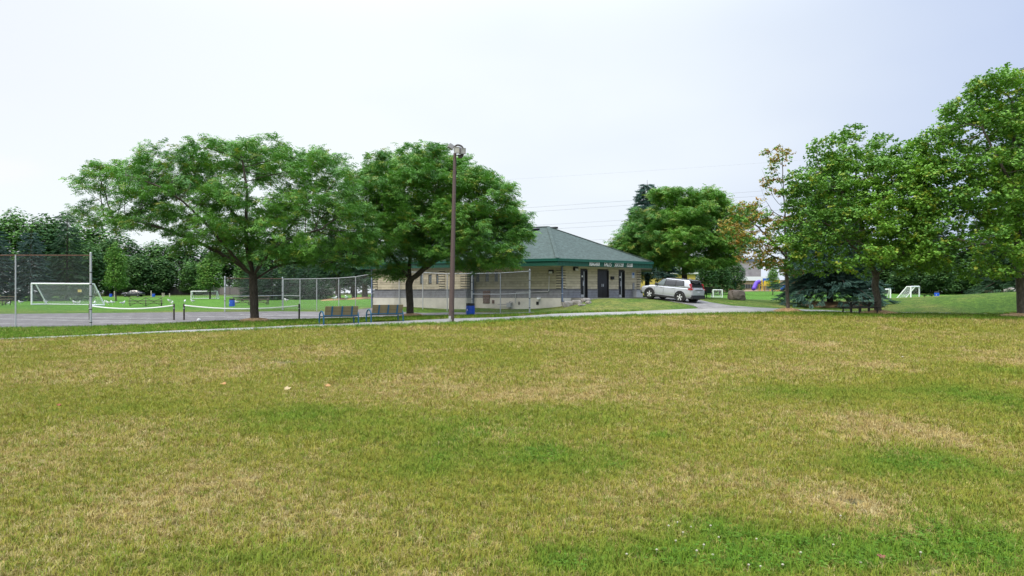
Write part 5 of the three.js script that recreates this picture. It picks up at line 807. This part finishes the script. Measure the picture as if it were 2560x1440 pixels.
{ const p = at(333, 160), o = thing('parked_sedan', 'dark grey sedan parked beyond the left field', 'car', p, Math.PI + .05);
  car('sedan', '', o, { paint: phys([.035, .036, .05], .25, { clearcoat: 1 }), dark: M.black, rim: std([.3, .3, .32], .3, { metalness: .6 }), len: 4.6, wid: 1.8, belt: .92, roof: 1.43, hoodY: .84, hoodX: .95, wsTop: .15, rearX: -1.85, rearTop: -.95, wheelR: .32, wb: 2.7 }); o.position.y = p[1] + .02; }
/* ----------------------------------------------------- boulders, far things */
__rockMaker(1842, 57.4, 1.45, 1.0, 1.1, 'large dark boulder on the low bank right of the SUV', .3).userData.group = undefined;
{ const b = scene.children[scene.children.length - 1]; b.material = std([.15, .125, .105], .95, { map: T.stain, bumpMap: T.rough, bumpScale: .04 }); delete b.userData.group; b.position.y += .1; }
{ const b = __rockMaker(2528, 108, 2.6, 2.4, 2, 'grey boulder far off beside the low white goal', .8); delete b.userData.group; }
// weathered board fence behind the parked car
{ const o = thing('board_fence', 'weathered grey board fence beyond the parked car', 'fence', at(330, 174)); const c = o.position; const m = [std([.17, .15, .14], .9, { map: T.wood }), std([.14, .125, .12], .9, { map: T.wood }), std([.20, .18, .165], .9, { map: T.wood })], r = rng(4);
  for (let k = 0; k < 22; k++) { const px = 262 + k * 26, p = at(px, 174), q = at(px + 26, 174); obj('fence_panel', box(Math.hypot(q[0] - p[0], q[2] - p[2]) - .06, 1.9, .06, (p[0] + q[0]) / 2 - c.x, (p[1] + q[1]) / 2 + .9 - c.y + (r() - .5) * .12, (p[2] + q[2]) / 2 - c.z, 0, 0, 0), m[Math.floor(r() * 3)], o); obj('post', box(.14, 2.1, .14, p[0] - c.x, p[1] + .95 - c.y, p[2] - c.z + .06), m[0], o); } }
for (const [px, h] of [[378, 1.3], [286, 1.3], [410, .8], [406, .8], [424, .7]]) { const p = at(px, 157), o = obj('bollard', [tube([V(0, -.1, 0), V(0, h, 0)], .1, 8), cyl(.1, .02, .06, 0, h + .03, 0, 8)], std([.42, .38, .30], .85), scene, true); o.position.set(...p); tag(o, 'short pale wooden bollard along the far car park edge', 'bollard', 'bollards by the car park'); }
// gulls resting on the left field
{
  const r = rng(6), spots = [[272, 92], [282, 96], [262, 100], [236, 92], [196, 88], [186, 86], [114, 100], [52, 96], [424, 110], [462, 104], [482, 106], [306, 88], [592, 92], [716, 96], [836, 84], [866, 86], [430, 92], [20, 88]];
  const bodyG = () => { const g = new THREE.SphereGeometry(1, 12, 8).scale(.24, .11, .11); const p = g.attributes.position; for (let i = 0; i < p.count; i++) { const x = p.getX(i); if (x < 0) p.setY(i, p.getY(i) * (1 + x * 1.6) + x * -.05); } return [g.translate(0, .25, 0), new THREE.SphereGeometry(.075, 10, 8).translate(.2, .40, 0), tube([V(.13, .27, 0), V(.19, .39, 0)], [.09, .06], 8), new THREE.ConeGeometry(.018, .09, 6).rotateZ(-Math.PI / 2).translate(.31, .395, 0), bar([.02, 0, .04], [.02, .17, .04], .01, 4), bar([.02, 0, -.04], [.02, .17, -.04], .01, 4)]; };
  const src = thing('gull', 'white and grey gull standing on the mown field', 'bird', [0, 0, 0], 0, 'gulls on the left field'); obj('body', bodyG(), std([.74, .74, .73], .8), src); obj('wing', [new THREE.SphereGeometry(1, 10, 6).scale(.22, .06, .04).translate(-.06, .29, .09), new THREE.SphereGeometry(1, 10, 6).scale(.22, .06, .04).translate(-.06, .29, -.09)], std([.32, .33, .35], .8), src);
  spots.forEach(([px, d], i) => { const p = at(px, d), t = r() * 6.28; if (!i) { src.position.set(...p); src.rotation.y = t; src.scale.setScalar(1.15); } else place(src, p, t, null, 1.15); });
}
// yellow pavilion, school and playground beyond the right field
{
  const c = at(1690, 96), o = thing('yellow_building', 'small yellow building with pale flat roof behind the SUV', 'building', c); const yel = std([.58, .44, .10], .85, { map: T.stain });
  const x0 = (1596 - CX) / F * 96 - c[0], x1 = (1751 - CX) / F * 92 - c[0], top = EYE + (740 - 686) / F * 96 - c[1];
  obj('wall', box(x1 - x0, top + 1.2, 7, (x0 + x1) / 2, top / 2 - .6, -2), yel, o); obj('roof', [box(x1 - x0 + .6, .22, 7.6, (x0 + x1) / 2, top + .11, -2)], std([.55, .56, .55], .8), o); obj('stripe', box(x1 - x0 + .02, .35, .04, (x0 + x1) / 2, .6, 1.52), std([.62, .60, .45], .8), o); const w = obj('window', box(.6, .9, .06, x1 - 1.1, top - 1.2, 1.52), std([.16, .2, .22], .3), o); obj('pane', box(.46, .76, .03, x1 - 1.1, top - 1.2, 1.56), phys([.05, .07, .08], .1), w); obj('wall_lamp', box(.25, .2, .2, x1 - 6, top - .35, 1.6), M.black, o);
}
{
  const D = 165, c = at(1850, D), o = thing('school_building', 'long beige school building with white eave band and blue door', 'building', c), X = px => (px - CX) / F * D - c[0], Y = py => EYE - (py - HORIZON) / F * D - c[1];
  const brick = std([.42, .33, .24], .9, { map: T.stain }), wh = std([.66, .68, .72], .6), grey = std([.30, .28, .29], .85, { map: T.stain });
  obj('wall', box(X(2010) - X(1700), Y(700) + 1.5, 14, (X(1700) + X(2010)) / 2, Y(700) / 2 - .75, -7), brick, o);
  obj('upper_wall', box(X(1910) - X(1838), Y(650) - Y(692), 12, (X(1910) + X(1838)) / 2, (Y(650) + Y(692)) / 2, -8), grey, o); obj('upper_roof', box(X(1916) - X(1834), .5, 12.6, (X(1910) + X(1838)) / 2, Y(649), -8), std([.10, .12, .2], .6), o);
  obj('eave_band', box(X(1910) - X(1840), Y(692) - Y(702), 3, (X(1910) + X(1840)) / 2, (Y(692) + Y(702)) / 2, .4), wh, o); obj('gable', box(.5, Y(692) - Y(702) + .5, 3.2, X(1841), (Y(692) + Y(702)) / 2 + .2, .5), wh, o); obj('wall_bay', box(X(1910) - X(1842), Y(702) + 1.4, 2.4, (X(1910) + X(1842)) / 2, Y(702) / 2 - .7, .3), std([.40, .30, .2], .9, { map: T.stain }), o);
  obj('door', box(X(1840) - X(1833), Y(703) + .2, .12, (X(1840) + X(1833)) / 2, Y(703) / 2, .06), std([.03, .11, .42], .5), o);
  const wn = std([.035, .035, .04], .3); for (let k = 0; k < 9; k++) { const a = X(1846.5 + k * 6); const w = obj('window', box(X(1852) - X(1846.5) - .06, Y(711) - Y(721), .1, a + .25, (Y(711) + Y(721)) / 2, 1.53), wn, o); obj('mullion', box(.06, Y(711) - Y(721), .06, a + .5, (Y(711) + Y(721)) / 2, 1.6), std([.2, .2, .2], .6), w); }
  const pg = thing('playground', 'small yellow and purple climbing frame beside the school', 'playground', at(1915, 150)), q = (px) => (px - 1915) / F * 150, ye = std([.62, .42, .03], .5), pu = std([.10, .035, .42], .4), bl = std([.02, .10, .5], .4);
  for (const px of [1898, 1901, 1912, 1921, 1936, 1940, 1944, 1948]) obj('post', tube([V(q(px), -.2, px % 2), V(q(px), 2.3, px % 2)], .11, 8), ye, pg, true); obj('deck', [box(q(1921) - q(1901), .15, 2, (q(1921) + q(1901)) / 2, 1.1, .5), box(1.2, .15, 1.6, q(1942), 1.2, .5)], std([.5, .36, .05], .6), pg); obj('slide', tube(curve([[q(1898), 1.9, .5], [q(1890), 1.7, .5], [q(1884), 1.1, 1], [q(1880), .55, 1.3], [q(1877), .4, 1.5]], 16), .42, 12), pu, pg, true); obj('roof_panel', box(1.8, .8, .12, q(1917), 2.2, .2), bl, pg); obj('panel', [box(1.1, .8, .08, q(1910), 1.7, 1.5)], ye, pg); obj('climbing_panel', box(1.2, 1, .1, q(1955), .8, .6), bl, pg); obj('bench_seat', box(.9, .5, .3, q(1828), .25, 0), std([.4, .03, .03], .6), pg);
  const mb = obj('playground_bed', (() => { const pos = [], idx = [], uv = []; for (let i = 0; i <= 20; i++) for (const d of [146, 158]) { const x = mix((1770 - CX) / F * 150, (2010 - CX) / F * 150, i / 20); pos.push(x, H(x, d) + .05, -d); uv.push(x, d); } for (let i = 0; i < 20; i++) idx.push(2 * i, 2 * i + 2, 2 * i + 1, 2 * i + 2, 2 * i + 3, 2 * i + 1); return meshGeo(pos, idx, uv); })(), std([.33, .22, .16], .95, { map: T.rough }), scene, true); tag(mb, 'brown wood chip bed of the playground', null, null, 'structure');
}
// overhead wires
{ const m = std([.30, .31, .33], .7); [[900, 546, 2900, 394], [900, 556, 2900, 408], [900, 587, 2900, 455], [900, 598, 2900, 468], [900, 632, 2900, 500], [900, 470, 2900, 330]].forEach(([x0, y0, x1, y1], i) => {
  const D = 210, A = P(x0, y0, D), B = P(x1, y1, D), pts = []; for (let k = 0; k <= 24; k++) { const t = k / 24, p = A.clone().lerp(B, t); p.y -= .9 * 4 * t * (1 - t); pts.push(p.sub(A)); } const o = obj('overhead_wire', tube(pts, i === 5 ? .012 : .03, 4, false), m, scene, true); o.position.copy(A);
  tag(o, ['uppermost of the two upper wires above the clubhouse roof', 'second of the two upper wires above the clubhouse roof', 'third overhead wire down, crossing behind the roof peak', 'fourth overhead wire down, just above the roof peak', 'lowest overhead wire, touching the roof slope', 'faint high overhead wire far above the clubhouse'][i], 'power line', 'overhead wires'); }); }
// fallen leaves, a twig and litter on the lawn
{
  const leafShape = (s, lobes) => { const sh = new THREE.Shape(); for (let k = 0; k <= 24; k++) { const a = k / 24 * 6.2832, r = s * (.6 + .4 * Math.abs(Math.cos(a * lobes / 2))) * (1 + .15 * Math.sin(a * 3)); k ? sh.lineTo(Math.cos(a) * r, Math.sin(a) * r) : sh.moveTo(r, 0); } const g = new THREE.ExtrudeGeometry(sh, { depth: .002, bevelEnabled: false }); g.rotateX(-Math.PI / 2); const p = g.attributes.position; for (let i = 0; i < p.count; i++) p.setY(i, p.getY(i) + (p.getX(i) ** 2 + p.getZ(i) ** 2 * .5) * 4 * (.06 / s)); g.computeVertexNormals(); return g; };
  for (const [px, py, s, col, l] of [[718, 979, .055, [.40, .31, .16], 'pale tan fallen leaf on the dry lawn'], [560, 966, .05, [.34, .18, .06], 'orange brown fallen leaf left of the pale one'], [820, 971, .05, [.35, .19, .065], 'orange brown fallen leaf right of the pale one'], [148, 1021, .03, [.24, .07, .03], 'small red fallen leaf near the frame edge'], [2203, 1412, .022, [.18, .07, .035], 'small brown leaf near the bare soil patch']]) { const p = G(px, py), o = obj('fallen_leaf', [leafShape(s, 5), bar([s * .5, .01, 0], [s * 1.5, .03, .01], .002, 4)], std(col, .8), scene); o.position.set(p[0], H(...p) + .045, -p[1]); o.rotation.set(.35, px, .1); tag(o, l, 'leaf', 'fallen leaves on the lawn'); }
  { const p = G(1155, 855), o = obj('twig', [bar([-.25, .04, 0], [.05, .05, .02], .014), bar([.05, .05, .02], [.26, .03, -.05], .011)], M.bark, scene); o.position.set(p[0], H(...p), -p[1]); tag(o, 'short dark twig lying on the lawn in front of the pole', 'twig'); }
  for (const [px, py, l, col, s] of [[50, 860, 'scrap of white litter near the path by the fence', [.7, .7, .72], .1], [2257, 896, 'scrap of white litter on the right of the lawn', [.7, .72, .75], .06], [2175, 850, 'small black scrap on the far lawn', [.02, .02, .02], .1]]) { const p = G(px, py), g = new THREE.IcosahedronGeometry(s * .5, 1); const q = g.attributes.position; for (let i = 0; i < q.count; i++) q.setY(i, q.getY(i) * .5); g.computeVertexNormals(); const o = obj('litter_scrap', g, std(col, .8), scene, true); o.position.set(p[0], H(...p) + .04, -p[1]); tag(o, l, 'litter'); }
}
console.log('objects');
/* ------------------------------------------------------------------- grass */
{
  const r = rng(501);
  function tuft(seed, n, h, w, lean, clover) {
    const q = rng(seed), pos = [], idx = [], uv = [];
    for (let k = 0; k < n; k++) {
      const a = q() * 6.2832, rad = Math.sqrt(q()) * .04, x = Math.cos(a) * rad, z = Math.sin(a) * rad, b = q() * 6.2832, L = h * (.55 + q() * .7), ln = lean * (.3 + q() * 1.1) * L, dx = Math.cos(b), dz = Math.sin(b), px = -dz * w / 2, pz = dx * w / 2, i = pos.length / 3;
      pos.push(x - px, 0, z - pz, x + px, 0, z + pz, x + dx * ln * .4 - px * .8, L * .6, z + dz * ln * .4 - pz * .8, x + dx * ln * .4 + px * .8, L * .6, z + dz * ln * .4 + pz * .8, x + dx * ln, L * (1 - .25 * lean), z + dz * ln);
      idx.push(i, i + 1, i + 2, i + 1, i + 3, i + 2, i + 2, i + 3, i + 4); for (let t = 0; t < 5; t++) uv.push(0, 0);
    }
    return meshGeo(pos, idx, uv);
  }
  const kinds = [tuft(1, 11, .042, .0042, .75), tuft(2, 9, .052, .004, 1.0), tuft(3, 12, .034, .0045, 1.25)];
  const cloverGeo = (() => { const q = rng(9), pts = []; for (let k = 0; k < 5; k++) { const a = q() * 6.28, o = V(Math.cos(a) * q() * .05, .03 + q() * .02, Math.sin(a) * q() * .05); for (let t = 0; t < 3; t++) { const f = a + t * 2.09; leafQuad(pts, o.clone(), V(Math.cos(f), .15, Math.sin(f)), V(0, 1, 0), .017, .016, .1); } } const g = new THREE.BufferGeometry(); g.setAttribute('position', new THREE.Float32BufferAttribute(pts.flatMap(p => [p.x, p.y, p.z]), 3)); g.setAttribute('uv', new THREE.BufferAttribute(new Float32Array(pts.length * 2), 2)); g.computeVertexNormals(); return g; })();
  const M_blade = phys([1, 1, 1], .7, { transmission: .25, thickness: 0, specularIntensity: .08 });
  const mats = [[], [], [], []], cols = [[], [], [], []], e = new THREE.Euler(), qn = new THREE.Quaternion();
  // cheap height lookup
  const hs = .5, hx0 = -45, nx = 190, nd = 110, hg = new Float32Array(nx * nd); for (let j = 0; j < nd; j++) for (let i = 0; i < nx; i++) hg[j * nx + i] = H(hx0 + i * hs, j * hs); const Hq = (x, d) => { const fx = clamp((x - hx0) / hs, 0, nx - 2), fd = clamp(d / hs, 0, nd - 2), i = Math.floor(fx), j = Math.floor(fd), a = fx - i, b = fd - j, k = j * nx + i; return mix(mix(hg[k], hg[k + 1], a), mix(hg[k + nx], hg[k + nx + 1], a), b); };
  const lineIn = (poly, x, d) => { let c = false; for (let i = 0, j = poly.length - 1; i < poly.length; j = i++) { const a = poly[i], b = poly[j]; if ((a[1] > d) !== (b[1] > d) && x < (b[0] - a[0]) * (d - a[1]) / (b[1] - a[1]) + a[0]) c = !c; } return c; };
  const pathPoly = [...pathPairs.map(p => p[0]), ...pathPairs.map(p => p[1]).reverse()], courtPoly = [...courtPairs.map(p => p[0]), ...courtPairs.map(p => p[1]).reverse()], drivePoly = [...drivePairs.map(p => p[0]), ...drivePairs.map(p => p[1]).reverse()];
  const STRAW = [[.455, .358, .142], [.400, .305, .108], [.48, .40, .20], [.295, .215, .088]], GRN = [[.255, .265, .040], [.295, .282, .048], [.190, .248, .036]], LUSH = [[.125, .235, .024], [.160, .270, .028], [.090, .190, .024]];
  const bands = [[1.2, 7, 1350, 1], [7, 12, 800, 1.25], [12, 19, 330, 1.7], [19, 30, 150, 2.3], [30, 46, 60, 3.2]];
  for (const [d0, d1, den, size] of bands) {
    const area = .76 * (d1 * d1 - d0 * d0) + 6 * (d1 - d0), n = Math.round(area * den);
    for (let k = 0; k < n; k++) {
      const d = Math.sqrt(mix(d0 * d0, d1 * d1, r())), x = (r() * 2 - 1) * (.76 * d + 3); const ld = lawnDepth(x, d);
      if (mulched.some(m => (x - m[0]) ** 2 + (d - m[1]) ** 2 < m[2] * m[2])) continue;
      if (ld < 3 && (lineIn(pathPoly, x, d) || lineIn(courtPoly, x, d) || lineIn(drivePoly, x, d))) continue;
      const inn = ld + (r() - .5) * 1.2 > 0, t = inn ? lawnTone(x, d) : { g: .55 + .35 * fbm(x * .5, d * .5, 3, 9), b: 0 }; if (r() < t.b * .92) continue;
      const lush = inn ? sumE(greens, x, d) * (.55 + .9 * fbm(x * 3, d * 3, 3, 77)) : .8, gp = clamp(t.g * .85 + .05), g = r() < gp ? .8 : .1; let c;
      if (g > .42) c = mix3(GRN[Math.floor(r() * 3)], LUSH[Math.floor(r() * 3)], clamp((lush - .3) * 1.3 * (.5 + r() * .7) + (inn ? 0 : .5) + (d < 5.5 ? .12 : 0))); else c = mix3(STRAW[Math.floor(r() * 4)], GRN[Math.floor(r() * 3)], clamp(t.g * r() * .8)); const v = .8 + r() * .4; c = c.map(q => q * v);
      const hgt = size * (.75 + r() * .5) * (g > .42 ? 1.12 : .85); e.set((r() - .5) * .3, r() * 6.28, (r() - .5) * .3); qn.setFromEuler(e);
      let v_ = g > .42 ? Math.floor(r() * 2) : 1 + Math.floor(r() * 2); if (inn && lush > .85 && d < 8 && r() < .12) { v_ = 3; c = [.10 + r() * .04, .20 + r() * .06, .028]; }
      mats[v_].push(new THREE.Matrix4().compose(V(x, Hq(x, d) - .004, -d), qn, v_ === 3 ? V(.7, .8, .7) : V(size * 1.05, hgt, size * 1.05))); cols[v_].push(c);
    }
  }
  let tot = 0; [...kinds, cloverGeo].forEach((g, v) => { const im = new THREE.InstancedMesh(g, M_blade, mats[v].length); mats[v].forEach((m, i) => { im.setMatrixAt(i, m); im.setColorAt(i, lin(...cols[v][i])); }); im.name = numbered('grass'); im.receiveShadow = im.castShadow = true; im.frustumCulled = false; scene.add(im); tag(im, ['short mown grass tufts across the lawn', 'longer bent grass tufts across the lawn', 'flat dry grass tufts across the lawn', 'clover leaves in the green patches of the lawn'][v], 'grass', null, 'stuff'); tot += mats[v].length; });
  // white clover heads in the green patch in front
  const fl = []; for (const [px, py] of [[1670, 1328], [1692, 1322], [1706, 1345], [1726, 1329], [1775, 1330], [1795, 1357], [1565, 1400], [1688, 1367], [1955, 1428], [1900, 1433], [1870, 1425], [2082, 1380], [1758, 1380], [1974, 1294], [1780, 1400], [1740, 1395], [1640, 1390], [2100, 1300], [1890, 1360], [2000, 1400], [2300, 1400], [2150, 1420]]) { const p = G(px, py), h = .028 + r() * .016; fl.push(bar([p[0], H(...p), -p[1]], [p[0] + .004, H(...p) + h, -p[1]], .0016, 4), new THREE.IcosahedronGeometry(.0075, 1).scale(1, .8, 1).translate(p[0] + .004, H(...p) + h, -p[1])); }
  tag(obj('clover', fl, std([.36, .34, .25], .8), scene, true), 'small white clover heads in the green grass in front', 'flower', null, 'stuff');
  console.log('grass tufts', tot);
}
/* things that look alike are told apart by their order across the view */
{
  const ORD = ['first', 'second', 'third', 'fourth', 'fifth', 'sixth', 'seventh', 'eighth', 'ninth', 'tenth', 'eleventh', 'twelfth', 'thirteenth', 'fourteenth', 'fifteenth', 'sixteenth', 'seventeenth', 'eighteenth', 'nineteenth', 'twentieth'];
  const by = new Map(); for (const o of scene.children) if (o.userData.label && o.userData.kind !== 'stuff') by.set(o.userData.label, [...(by.get(o.userData.label) || []), o]);
  for (const [l, list] of by) if (list.length > 1) { list.sort((a, b) => a.position.x / -a.position.z - b.position.x / -b.position.z); list.forEach((o, i) => { o.userData.label = `${l}, ${ORD[i]} from the left`; }); }
}
renderer.render(scene, camera);
